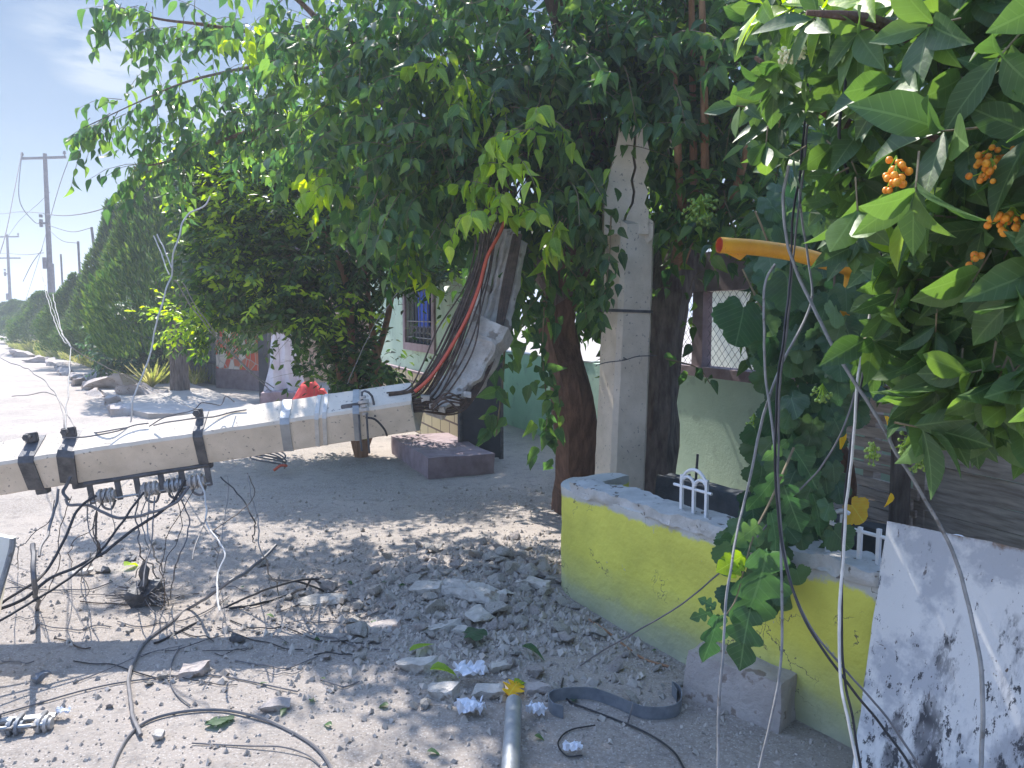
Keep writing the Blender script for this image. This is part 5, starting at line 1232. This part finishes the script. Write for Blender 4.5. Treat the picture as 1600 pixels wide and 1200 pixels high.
# concrete chunks: ten shapes, copied
def chunk_mesh(i):
    r = random.Random(i); bm = bmesh.new(); sx, sy, sz = r.uniform(.7,1.3), r.uniform(.5,1), r.uniform(.3,.7)
    for k in range(15):
        v = Vector((r.gauss(0,1), r.gauss(0,1), r.gauss(0,1))).normalized(); bm.verts.new((v.x*sx*.5, v.y*sy*.5, v.z*sz*.5))
    bmesh.ops.convex_hull(bm, input=bm.verts); 
    for v in [v for v in bm.verts if not v.link_faces]: bm.verts.remove(v)
    bmesh.ops.subdivide_edges(bm, edges=bm.edges[:], cuts=2, use_grid_fill=True)
    for v in bm.verts: v.co += Vector(noise.noise_vector(v.co*3.2 + Vector((i,0,0))))*.07
    me = bpy.data.meshes.new('concrete_chunk'); bm.to_mesh(me); bm.free(); me.materials.append(M['rubble'] if i % 3 else M['kerb']); return me
CM = [chunk_mesh(i) for i in range(12)]
def wall_side(p): return (p - W0).dot(WN)
proto = None; cnt = 0
def put_chunk(x, y, s, label='small piece of broken grey concrete lying in the rubble on the road', group='pieces of broken concrete on the road', cat='concrete chunk', flat=1.0, i=None, rz=None, lift=.22):
    global proto
    me = CM[random.randrange(12) if i is None else i]
    if proto is None: proto = link_mesh('concrete_chunk', me, None); o = proto
    else: o = proto.copy(); o.data = me; col.objects.link(o)
    o.location = (x, y, gz(x, y) + s*lift); o.scale = (s, s, s*flat); o.rotation_euler = (random.uniform(-.5,.5)*flat, random.uniform(-.5,.5)*flat, random.uniform(0,6.3) if rz is None else rz)
    return tag(o, label, cat, group)
while cnt < 255:
    x, y = random.gauss(.02, .50), random.gauss(4.05, .38)
    if cnt % 4 == 0: x, y = random.uniform(-1.8, 1.0), random.uniform(2.9, 5.0)
    p = Vector((x, y, 0))
    if wall_side(p) < .06 and y < 4.15: continue
    if y > 5.1 or (x > .3 and y > 4.1): continue
    s = min(.17, .045 + random.expovariate(1/.034)) * (1 if cnt % 4 else .5); put_chunk(x, y, s); cnt += 1
for k in range(26):
    x, y = random.uniform(-3.2,-.6), random.uniform(3.2, 5.6); put_chunk(x, y, random.uniform(.02,.06), 'stray crumb of concrete on the open road away from the rubble', 'stray concrete crumbs on the open road')
def hull_slab(size, seed, amp=.10, n=20):
    r = random.Random(seed*13+5); bm = bmesh.new()
    for k in range(n):
        v = Vector([max(-1, min(1, r.uniform(-1.5,1.5))) for _ in range(3)]); v *= r.uniform(.78,1) ; bm.verts.new(v*.5)
    bmesh.ops.convex_hull(bm, input=bm.verts)
    for v in [v for v in bm.verts if not v.link_faces]: bm.verts.remove(v)
    bmesh.ops.subdivide_edges(bm, edges=bm.edges[:], cuts=3, use_grid_fill=True)
    bm.verts.index_update(); vs = []
    for v in bm.verts:
        p = Vector((v.co.x*size[0], v.co.y*size[1], v.co.z*size[2])); vs.append(p + Vector(noise.noise_vector(p*(1.1/min(size)) + Vector((seed,0,0))))*amp*min(size))
    fs = [tuple(v.index for v in f.verts) for f in bm.faces]; bm.free(); return vs, fs
def slab_chunk(px, py, size, rz, label, m='rubble', tilt=(.1,.1), seed=0, flute=False):
    p = ong(px, py); X = Vector((math.cos(rz), math.sin(rz), tilt[0])).normalized(); Y = Vector((0,0,1)).cross(X).normalized(); Y.z += tilt[1]; Y.normalize(); Z = X.cross(Y)
    vs, fs = hull_slab((size[0]*1.15, size[1]*1.15, size[2]*1.1), seed, .25, 26); vs = [p + Vector((0,0,size[2]*.45)) + X*v.x + Y*v.y + Z*v.z for v in vs]
    if flute:
        for k, v in enumerate(vs):
            q = (v-p).dot(Y); vs[k] = v + Z*.014*math.cos(q*95)
    o = MB().add(vs, fs).build('concrete_slab', M[m], origin=p, smooth=False); return tag(o, label, 'concrete slab')
slab_chunk(735, 945, (.40,.17,.07), R(-32), 'big ribbed slab of broken pole concrete on top of the rubble', flute=True, seed=3)
slab_chunk(670, 938, (.17,.11,.06), R(-20), 'broken slab just left of the big ribbed slab', seed=4)
slab_chunk(838, 935, (.20,.08,.05), R(-40), 'narrow slab near the rounded corner of the yellow wall', seed=5)
slab_chunk(590, 985, (.22,.11,.03), R(8), 'thin flat slab lying at the near edge of the rubble', seed=6, m='kerb')
slab_chunk(505, 945, (.24,.10,.03), R(-5), 'thin grey plate lying beside the black cables', seed=7)
slab_chunk(690, 990, (.20,.05,.03), R(22), 'sunlit stick shaped piece of concrete', seed=8)
slab_chunk(745, 980, (.13,.12,.06), R(40), 'blocky lump below the big ribbed slab', seed=9)
slab_chunk(725, 995, (.09,.05,.03), R(-30), 'pale chip beside the sunlit stick shaped piece', seed=10)
slab_chunk(430, 1110, (.13,.05,.035), R(15), 'pale elongated lump at the edge of the tree shade', m='kerb', seed=11)
slab_chunk(655, 1050, (.17,.07,.05), R(-10), 'sunlit broken block left of the white plastic scrap', seed=12)
slab_chunk(690, 1090, (.12,.07,.05), R(-20), 'grey lump below the white plastic scrap', seed=13)
slab_chunk(765, 1090, (.12,.07,.045), R(-5), 'blocky chunk left of the yellow leaf', seed=14)
slab_chunk(842, 1085, (.12,.05,.04), R(-8), 'flat sunlit chunk right of the yellow leaf', seed=15, m='kerb')
slab_chunk(780, 1050, (.09,.06,.04), R(20), 'upright chunk behind the white plastic scrap', seed=16)
slab_chunk(305, 1055, (.11,.08,.04), R(5), 'flat lump half in the shadow of the fallen pole', seed=17, m='kerb')
slab_chunk(125, 898, (.15,.06,.03), R(4), 'pale lump on the sunlit road under the black cables', seed=18)
slab_chunk(250, 1155, (.03,.04,.03), R(4), 'small cube like chip beside the cut cable end', seed=19)
# gravel and grit
def gravel():
    r = np.random.default_rng(5); n = 20000
    x = np.concatenate([r.normal(0,.62,n//2), r.uniform(-3.6,1.6,n-n//2)]); y = np.concatenate([r.normal(4.0,.42,n//2), 2.0+5*r.random(n-n//2)**1.3])
    base = np.array([(1,0,-.7),(-.5,.87,-.7),(-.5,-.87,-.7),(.1,.1,1.0),(.6,.6,.2),(-.7,.2,.3)]); fs = [(0,1,4),(0,4,3),(1,5,3),(1,3,4),(2,3,5),(2,0,3),(1,2,5),(0,2,1)]
    s = .0025 + r.exponential(.0042, n).clip(0,.016); s[:n//3] *= 1.6; a = r.random(n)*6.28; V = []
    ca, sa = np.cos(a), np.sin(a); q = base[None]*s[:,None,None]*(.6+.8*r.random((n,6,1)))
    X = q[...,0]*ca[:,None]-q[...,1]*sa[:,None]; Y = q[...,0]*sa[:,None]+q[...,1]*ca[:,None]; Z = q[...,2]*.7
    g_ = np.array([gz(a_, b_) for a_, b_ in zip(x, y)]); keep = np.array([wall_side(Vector((a_, b_, 0))) > .03 or b_ > 4.3 for a_, b_ in zip(x, y)])
    V = np.stack([X+x[:,None], Y+y[:,None], Z+(g_+s*.4)[:,None]], 2)[keep]; m = len(V)
    F_ = (np.array(fs)[None] + (np.arange(m)*6)[:,None,None]).reshape(-1,3)
    me = bpy.data.meshes.new('gravel'); me.from_pydata(V.reshape(-1,3).tolist(), [], F_.tolist()); o = link_mesh('gravel', me, M['gravel']); tag(o, 'loose grit and small stones scattered over the road', None, None, 'stuff')
gravel()
# coil of cable beside the shaded road edge
ck_ = ong(418, 742, .02); cc = thing('cable_coil', 'loose coil of dark cable with an orange end behind the fallen pole', 'cable coil', ck_)
b = MB(); pts = []
for k in range(56): a = k*.42; pts.append(ck_ + Vector((.17*math.cos(a)*(1+.12*math.sin(k*.7)), .14*math.sin(a), .05+.11*abs(math.sin(a*.5)) + .004*k*.5)))
b.tube(pts, .008, 6, 2); b.build('loops', M['cable_dark'], cc)
MB().tube([ck_+Vector((.10,-.10,.05)), ck_+Vector((.17,-.12,.10)), ck_+Vector((.22,-.08,.09))], .014, 6, 4).build('orange_end', M['orange'], cc)
# leaf litter
def ground_leaf(px, py, s, m, label, tm=T_OV, ang=None, group=None, wid=1.0, lift=.012):
    p = ong(px, py, lift); a = random.uniform(0,6.3) if ang is None else ang
    o = leaf_sheet('fallen_leaf', [(0,0,0)], [(math.cos(a),math.sin(a),random.uniform(-.05,.15))], [(random.uniform(-.3,.3),random.uniform(-.3,.3),1)], [s], tm, M[m], None, wid); o.location = p; return tag(o, label, 'leaf', group)
ground_leaf(795, 1102, .13, 'leaf_yellow', 'bright yellow lobed leaf lying at the end of the steel tube', T_FIG, 1.2, lift=.04)
ground_leaf(805, 1085, .10, 'leaf_lime', 'yellow green leaf tucked behind the bright yellow one', T_OV, .9, lift=.03)
ground_leaf(640, 1036, .15, 'leaf_lime', 'long light green leaf in the sunlit rubble', T_OV, .8, wid=.6, lift=.05)
ground_leaf(672, 1066, .13, 'leaf_lime', 'green leaf just left of the white plastic scrap', T_OV, .1, lift=.05)
ground_leaf(722, 1015, .12, 'leaf_vine', 'dark green leaf on the shaded side of the rubble', T_VINE, .3, lift=.06)
ground_leaf(318, 1135, .11, 'leaf_vine', 'single green leaf lying on the sunlit road', T_VINE, .4)
ground_leaf(815, 1030, .12, 'leaf_vine', 'dark green leaf in front of the narrow slabs', T_OV, -.4, lift=.05)
ground_leaf(195, 892, .12, 'leaf_lime', 'green sprig leaf near the burnt clump', T_OV, 1.3, lift=.03)
ground_leaf(930, 1000, .06, 'leaf_yellow', 'small dry orange leaf near the reddish twig', T_OV, 1.3, lift=.03)
for k in range(34): ground_leaf(random.uniform(380, 1180), random.uniform(915, 1190), random.uniform(.02,.06), random.choice(['leaf_vine','leaf_citrus','leaf_t1']), 'small green leaf scattered over the rubble and road', T_OV, group='small fallen leaves')
# white plastic scraps
def scrap(px, py, s, label, seed, lift=.03):
    p = ong(px, py, lift); r = random.Random(seed); n = 11; vs = []
    for j in range(n):
        for i in range(n):
            u, v = i/(n-1)-.5, j/(n-1)-.5; k = 1 - .55*abs(noise.noise(Vector((u*3+seed, v*3, 0)))) - .25*(abs(u)+abs(v) > .75)
            vs.append(p + Vector((u*s*k*1.3, v*s*.8*k, s*.42*noise.noise(Vector((u*5, v*5, seed))) + s*.10)))
    fs = [(j*n+i, j*n+i+1, (j+1)*n+i+1, (j+1)*n+i) for j in range(n-1) for i in range(n-1)]
    b = MB().add(vs, fs); me_o = b.build('plastic_scrap', M['plastic'], origin=p, smooth=False); sm = me_o.modifiers.new('thick', 'SOLIDIFY'); sm.thickness = .002; return tag(me_o, label, 'plastic scrap')
scrap(735, 1072, .13, 'crumpled bluish white plastic scrap in the middle of the rubble', 1, .05); scrap(735, 1118, .11, 'white plastic scrap just below the crumpled one', 5); scrap(838, 1122, .07, 'white scrap right of the steel tube', 9); scrap(895, 1180, .06, 'small white scrap at the bottom beside the wire ring', 12)
scrap(100, 1122, .05, 'small white scrap beside the metal rack on the road', 14)

# grey metal strap standing on edge
sp_ = [ong(*p) for p in ((880,1125),(862,1118),(858,1104),(880,1096),(920,1094),(950,1103),(985,1118),(1012,1126),(1050,1124),(1064,1112),(1062,1094),(1050,1086),(1058,1100))]
P = catmull(sp_[:], 6); b = MB(); H_ = .052; n = len(P); o_ = 0
for i, p in enumerate(P):
    t = (P[min(i+1,n-1)]-P[max(i-1,0)]).normalized(); nn = Vector((-t.y, t.x, 0)).normalized()*.0018
    for q in (p-nn, p+nn, p+nn+Vector((0,0,H_)), p-nn+Vector((0,0,H_))): b.v.append(q + Vector((0,0,.002)))
for i in range(n-1):
    for k in range(4): b.f.append((i*4+k, i*4+(k+1) % 4, (i+1)*4+(k+1) % 4, (i+1)*4+k))
ms = thing('metal_strap', 'wavy grey metal strap standing on edge on the ground by the kerb block', 'metal strap', sp_[5]); b.build('band', M['strap'], ms)
q = ong(985, 1128, .03); MB().tube([q+Vector((-.012,-.012,-.03)), q+Vector((.0,-.02,.02)), q+Vector((.01,.01,.035)), q+Vector((.0,.02,-.02)), q+Vector((-.01,-.01,-.01))], .003, 5, 4).build('wire_tie', M['cable_dark'], ms)
# steel tube at the bottom
a, c_ = ong(803, 1122, .036), ong(792, 1330, .036); a.z += .03
pipe = thing('steel_tube', 'grey galvanised tube at the bottom with the yellow leaf at its end', 'tube', c_)
b = MB(); b.tube([a, a.lerp(c_,.33), a.lerp(c_,.66), c_], .032, 18, cap=False); b.build('tube', M['steel'], pipe)
b = MB(); b.tube([a, a.lerp(c_,.12)], .028, 18, cap=False); b.tube([a, a+(a-c_).normalized()*.001], [.032,.028], 18, cap=False); b.build('bore', M['darkmetal'], pipe)
# insulator rack lying on the road at the far left
lr = thing('loose_rack', 'grey insulator rack lying on the sunlit road at the left edge', 'rack', ong(30,1135))
a, c_ = ong(-60,1138,.02), ong(88,1125,.02); d = (c_-a).normalized(); n_ = Vector((-d.y,d.x,0))
MB().box((a+c_)/2, ((c_-a).length,.035,.012), (d,n_,Vector((0,0,1))), bev=.002).build('bar', M['steel'], lr)
MB().tube([a - n_*.08 + Vector((0,0,.01)), c_ - n_*.08 + Vector((0,0,.01))], .007, 6).build('rod', M['steel'], lr)
for k in range(4): MB().box(a.lerp(c_, .12+.25*k) - n_*.04 + Vector((0,0,.012)), (.02,.12,.01), (d,n_,Vector((0,0,1))), bev=.002).build('rack_arm', M['darkmetal'], lr)
for k in range(2):
    q = a.lerp(c_, .55+.3*k) - n_*.06; b = MB()
    for j, r_ in enumerate((.022,.034,.022,.034,.022)): b.tube([q + d*(j*.012), q + d*(j*.012+.011)], r_, 12)
    b.build('spool_insulator', M['porcelain' if k else 'strap'], lr)
# burnt clump with wires
cl_ = thing('burnt_clump', 'dark burnt lump bristling with short wires on the sunlit road', 'debris', ong(232,945))
q = ong(232, 945, .05); vs, fs = hull_slab((.16,.11,.12), 2, .6); vs = [q + Vector((0,0,-.01)) + v for v in vs]; MB().add(vs, fs).build('lump', M['darkmetal'], cl_, smooth=False)
vs, fs = hull_slab((.06,.045,.24), 6, .5); vs = [q + Vector((-.025,0,.10)) + v for v in vs]; MB().add(vs, fs).build('stub', M['darkmetal'], cl_, smooth=False)
b = MB()
for k in range(110): v = rnd(1).normalized(); v.z = abs(v.z)*.5; e = q + Vector((v.x*.24, v.y*.16, v.z*.22-.03)); b.tube([q + v*.03, (q+e)/2+rnd(.02), e], .0018, 3, 2)
b.build('bristles', M['cable_dark'], cl_)
for (px,py,s,lb) in ((204,880,.05,'small dark burnt bit above the burnt clump'),(165,895,.05,'grey crumpled metal bit left of the burnt clump'),(370,1005,.05,'dark bit in the shade beside the rubble'),(66,1068,.06,'small grey green metal bit on the sunlit road')):
    q = ong(px,py,.02); vs, fs = hull_slab((s*1.3,s*.8,s*.8), px, .5); vs = [q + v for v in vs]; tag(MB().add(vs, fs).build('metal_bit', M['darkmetal' if px != 66 else 'strap'], origin=q, smooth=False), lb, 'debris')
# cream corner of a panel at the left edge
pn = thing('cream_panel', 'cream coloured metal panel with a grey edge leaning in at the left edge', 'panel', G(-30,930))
A_ = [U(-60,826,3.3), U(19,842,3.3), U(4,905,3.25), U(-14,960,3.2)]; A_ += [Vector((A_[3].x-.06, A_[3].y, .0)), Vector((A_[0].x, A_[3].y, .0))]
MB().prism(A_, Vector((0,.03,0))).build('sheet', M['cream'], pn)
MB().tube([U(20,842,3.28), U(18,860,3.27), U(5,905,3.24), U(-12,960,3.19)], .012, 6, 3).build('edge_trim', M['cable_grey'], pn)

# ================================================================ VERGE ON THE LEFT
random.seed(3)
ks = None
for k in range(15):
    t = -.6 + k*1.55 + random.uniform(-.2,.2); p = kl(t, -.02 + random.uniform(-.08,.08)); L_ = random.uniform(.7,1.2)
    hs = hull_slab((L_*.8, random.uniform(.25,.42), random.uniform(.18,.26)), k*3, .3); tl = (Vector((0,0,1))+KP*random.uniform(-.2,.2)).normalized(); vs = [p + Vector((0,0,.05)) + KD*v.x + KP*v.y + tl*v.z for v in hs[0]]; fs = hs[1]
    o = MB().add(vs, fs).build('kerb_stone', M['kerb'], origin=p); tag(o, ['nearest','second nearest','third nearest','fourth nearest','fifth nearest','sixth nearest','seventh nearest','eighth nearest','ninth nearest','tenth nearest','fifth from last','fourth from last','third from last','last but one','farthest'][k] + ' rough broken stone in the far kerb row', 'kerb stone', 'stones of the far kerb')
def boulder(px, py, s, label, Y=None):
    p = G(px, py); p.z = 0; vs, fs = hull_slab((s*1.1,s*.8,s*.5), px, .35); vs = [p + Vector((0,0,s*.12)) + v for v in vs]; tag(MB().add(vs, fs).build('boulder', M['kerb'], origin=p), label, 'boulder')
boulder(180, 612, 1.0, 'large pale boulder at the edge of the far sidewalk'); boulder(160, 598, .6, 'slab like stone leaning behind the large pale boulder'); boulder(225, 622, .8, 'low boulder right of the large pale one'); boulder(60, 566, .7, 'small stone far down the kerb on the left'); boulder(36, 558, .7, 'farthest small stone on the kerb at the left')
# grass and weeds
def grass(name, region, n, h, m, label, seed):
    r = np.random.default_rng(seed); pts = []
    while len(pts) < n:
        x, y = sample_poly(region); p = G(x, y); 
        if p.y > 70 or p.y < 0: continue
        pts.append((p.x, p.y, .05))
    P = np.array(pts); A = np.stack([r.normal(0,.4,n), r.normal(0,.4,n), np.ones(n)], 1); N_ = r.normal(0,1,(n,3)); N_[:,2] = 0
    o = leaf_sheet(name, P, A, N_, h*(.4+.9*r.random(n)), tmpl_blade([(0,.035),(.5,.045),(1,.003)], .2, .25), M[m], None); tag(o, label, None, None, 'stuff')
grass('verge_grass', [(100,552),(262,540),(262,606),(215,604),(180,592),(120,572)], 11000, .42, 'grass', 'dry yellow green grass on the verge below the cypresses', 1)
grass('verge_grass', [(10,543),(120,546),(140,572),(70,562)], 6000, .4, 'grass', 'dry grass along the far end of the kerb', 2)
grass('weeds', [(250,560),(345,560),(345,598),(300,606),(290,585)], 1500, .35, 'grass', 'green weeds at the foot of the pale fence', 3)
# shrubs: broad leaved bush and an agave
bs = thing('verge_bush', 'bluish green leafy bush beside the nearest cypress trunk', 'bush', gd(205, 16.5)); lv = Leaves()
fill(lv, [(205,545,16.8,.75,.6,.75,5),(225,510,17,.5,.5,.6,3),(190,515,17,.4,.4,.6,2)], 330, .4, 12, .14, .4, .3, .2, .006)
lv.build('leaves', T_SM, M['leaf_vine'], bs); lv.tw.build('branches', M['twig'], bs)
ag = thing('agave', 'spiky pale green agave in front of the leafy bush', 'agave', gd(238, 15.4)); c_ = gd(238, 15.4); c_.z = .1
P_=[];A_=[];N_=[];S_=[]
for k in range(26): a = k*2.4; e = .35+.9*random.random(); P_.append(tuple(c_)); A_.append((math.cos(a), math.sin(a), e)); N_.append((0,0,1)); S_.append(random.uniform(.5,.75))
leaf_sheet('leaves', P_, A_, N_, S_, tmpl_blade([(0,.05),(.3,.06),(.7,.04),(1,.002)], .35, .1), M['grass'], ag)
# red and white stone pier, pale fence, tarp, red cloth
a, c_ = G(338, 606), G(412, 612); c_ = a + (c_-a)*1.0
sw_ = thing('stone_wall', 'short wall clad in red and white stone on a grey base', 'wall', (a+c_)/2)
d = (c_-a).normalized(); n_ = Vector((d.y,-d.x,0)); n_ = n_ if n_.y < 0 else -n_
b = MB(); b.prism([a, c_, c_+Vector((0,0,.42)), a+Vector((0,0,.42))], -n_*.2); b.build('base', M['purple'], sw_)
b = MB(); b.prism([a+Vector((0,0,.425))-n_*.02, c_+Vector((0,0,.425))-n_*.02, c_+Vector((0,0,1.25))-n_*.02, a+Vector((0,0,1.35))-n_*.02], -n_*.16); b.build('stone_cladding', M['stone'], sw_)
pf = thing('pale_fence', 'pale upright boarded fence behind the nearest cypress', 'fence', G(300, 596))
a2, c2_ = G(270, 590), G(342, 602); n = 16; b = MB()
for k in range(n):
    q = a2.lerp(c2_, (k+.5)/n); b.box(q + Vector((0,0,.65)), ((c2_-a2).length/n*.85,.03,1.3), rz=math.atan2((c2_-a2).y,(c2_-a2).x))
b.build('boards', M['cable_grey'], pf)
b = MB(); b.tube([a2+Vector((0,-.04,.5)), c2_+Vector((0,-.04,.5))], .03, 5); b.build('rail', M['cable_dark'], pf)
MB().box(c2_ + Vector((.05,-.05,.7)), (.12,.12,1.4)).build('post', M['cable_grey'], pf)
gp = gd(418, 13.6); tag(MB().box(gp+Vector((0,0,.75)), (.16,.9,1.5), rz=.2).build('dark_gatepost', M['darkgate'], origin=gp), 'dark gatepost between the stone wall and the pale tarp', 'post')
tp = gd(447, 12.9); n = 14; vs = []
for j in range(n):
    for i in range(n):
        u, v = i/(n-1), j/(n-1); wdt = .36+.42*(1-v); x = (u-.5)*wdt; z = .12+v*1.28; f = .07*math.sin(u*17+v*3)*(1-v*.5)
        vs.append(tp + Vector((x + .04*noise.noise(Vector((u*3,v*3,2))) - .06*v, f + .15*v, z + .03*noise.noise(Vector((u*4,0,1)))*(1 if j == 0 else 0))))
fs = [(j*n+i, j*n+i+1, (j+1)*n+i+1, (j+1)*n+i) for j in range(n-1) for i in range(n-1)]
o = MB().add(vs, fs).build('hanging_tarp', M['pale_tarp'], origin=tp); sm = o.modifiers.new('thick', 'SOLIDIFY'); sm.thickness = .012; tag(o, 'pale pinkish white tarp hanging behind the citrus tree', 'tarp')
vs, fs = noisy_box((.9,.5,.36), 5, .04, 4, 2, tp+Vector((.1,-.1,.12)), None, .08); tag(MB().add(vs, fs).build('low_block', M['purple'], origin=tp), 'dark low masonry block under the pale tarp', 'block')
rp = gd(487, 11.3); n = 12; vs = []
for j in range(n):
    for i in range(n):
        u, v = i/(n-1)-.5, j/(n-1)-.5; vs.append(rp + Vector((u*.62, v*.4, .18 + .42*max(0, 1-(u*u+v*v)*3.2) + .09*noise.noise(Vector((u*7,v*7,0))))))
fs = [(j*n+i, j*n+i+1, (j+1)*n+i+1, (j+1)*n+i) for j in range(n-1) for i in range(n-1)]
o = MB().add(vs, fs).build('red_bag', M['red_cloth'], origin=rp); sm = o.modifiers.new('thick', 'SOLIDIFY'); sm.thickness = .02; tag(o, 'crumpled bright red bag behind the fallen pole', 'bag')
# colour seen through the citrus tree: house beyond
nb = thing('orange_house', 'distant peach coloured house glimpsed through the citrus leaves', 'house', gd(470, 19)); q = gd(470, 19)
b = MB().box(q + Vector((.3,0,1.5)), (5.0,2.5,3.0), rz=R(-8)); M['peach'] = mat('peach_plaster', (.62,.40,.26), (.70,.50,.36), 3, .9, .2); b.build('wall_body', M['peach'], nb)
b = MB().box(q + Vector((.3,0,3.08)), (5.3,2.8,.15), rz=R(-8)); b.build('roof', M['purple'], nb)
b = MB().box(q + Vector((-.2,-1.33,1.5)), (1.0,.12,1.1), rz=R(-8)); b.build('window', M['glass'], nb)

# ================================================================ HAZE
b = MB(); b.box((0, 0, 7), (3400, 3400, 17)); hz = b.build('haze', None, smooth=False)
hm = bpy.data.materials.new('haze'); hm.use_nodes = True; nt = hm.node_tree; nt.nodes.remove(nt.nodes['Principled BSDF'])
pv = N(nt, 'ShaderNodeVolumePrincipled'); pv.inputs['Color'].default_value = (.80,.88,1,1); pv.inputs['Density'].default_value = .0040; pv.inputs['Anisotropy'].default_value = .3
nt.links.new(pv.outputs[0], nt.nodes['Material Output'].inputs['Volume']); hz.data.materials.append(hm); tag(hz, 'thin pale haze over the street', None, None, 'stuff')
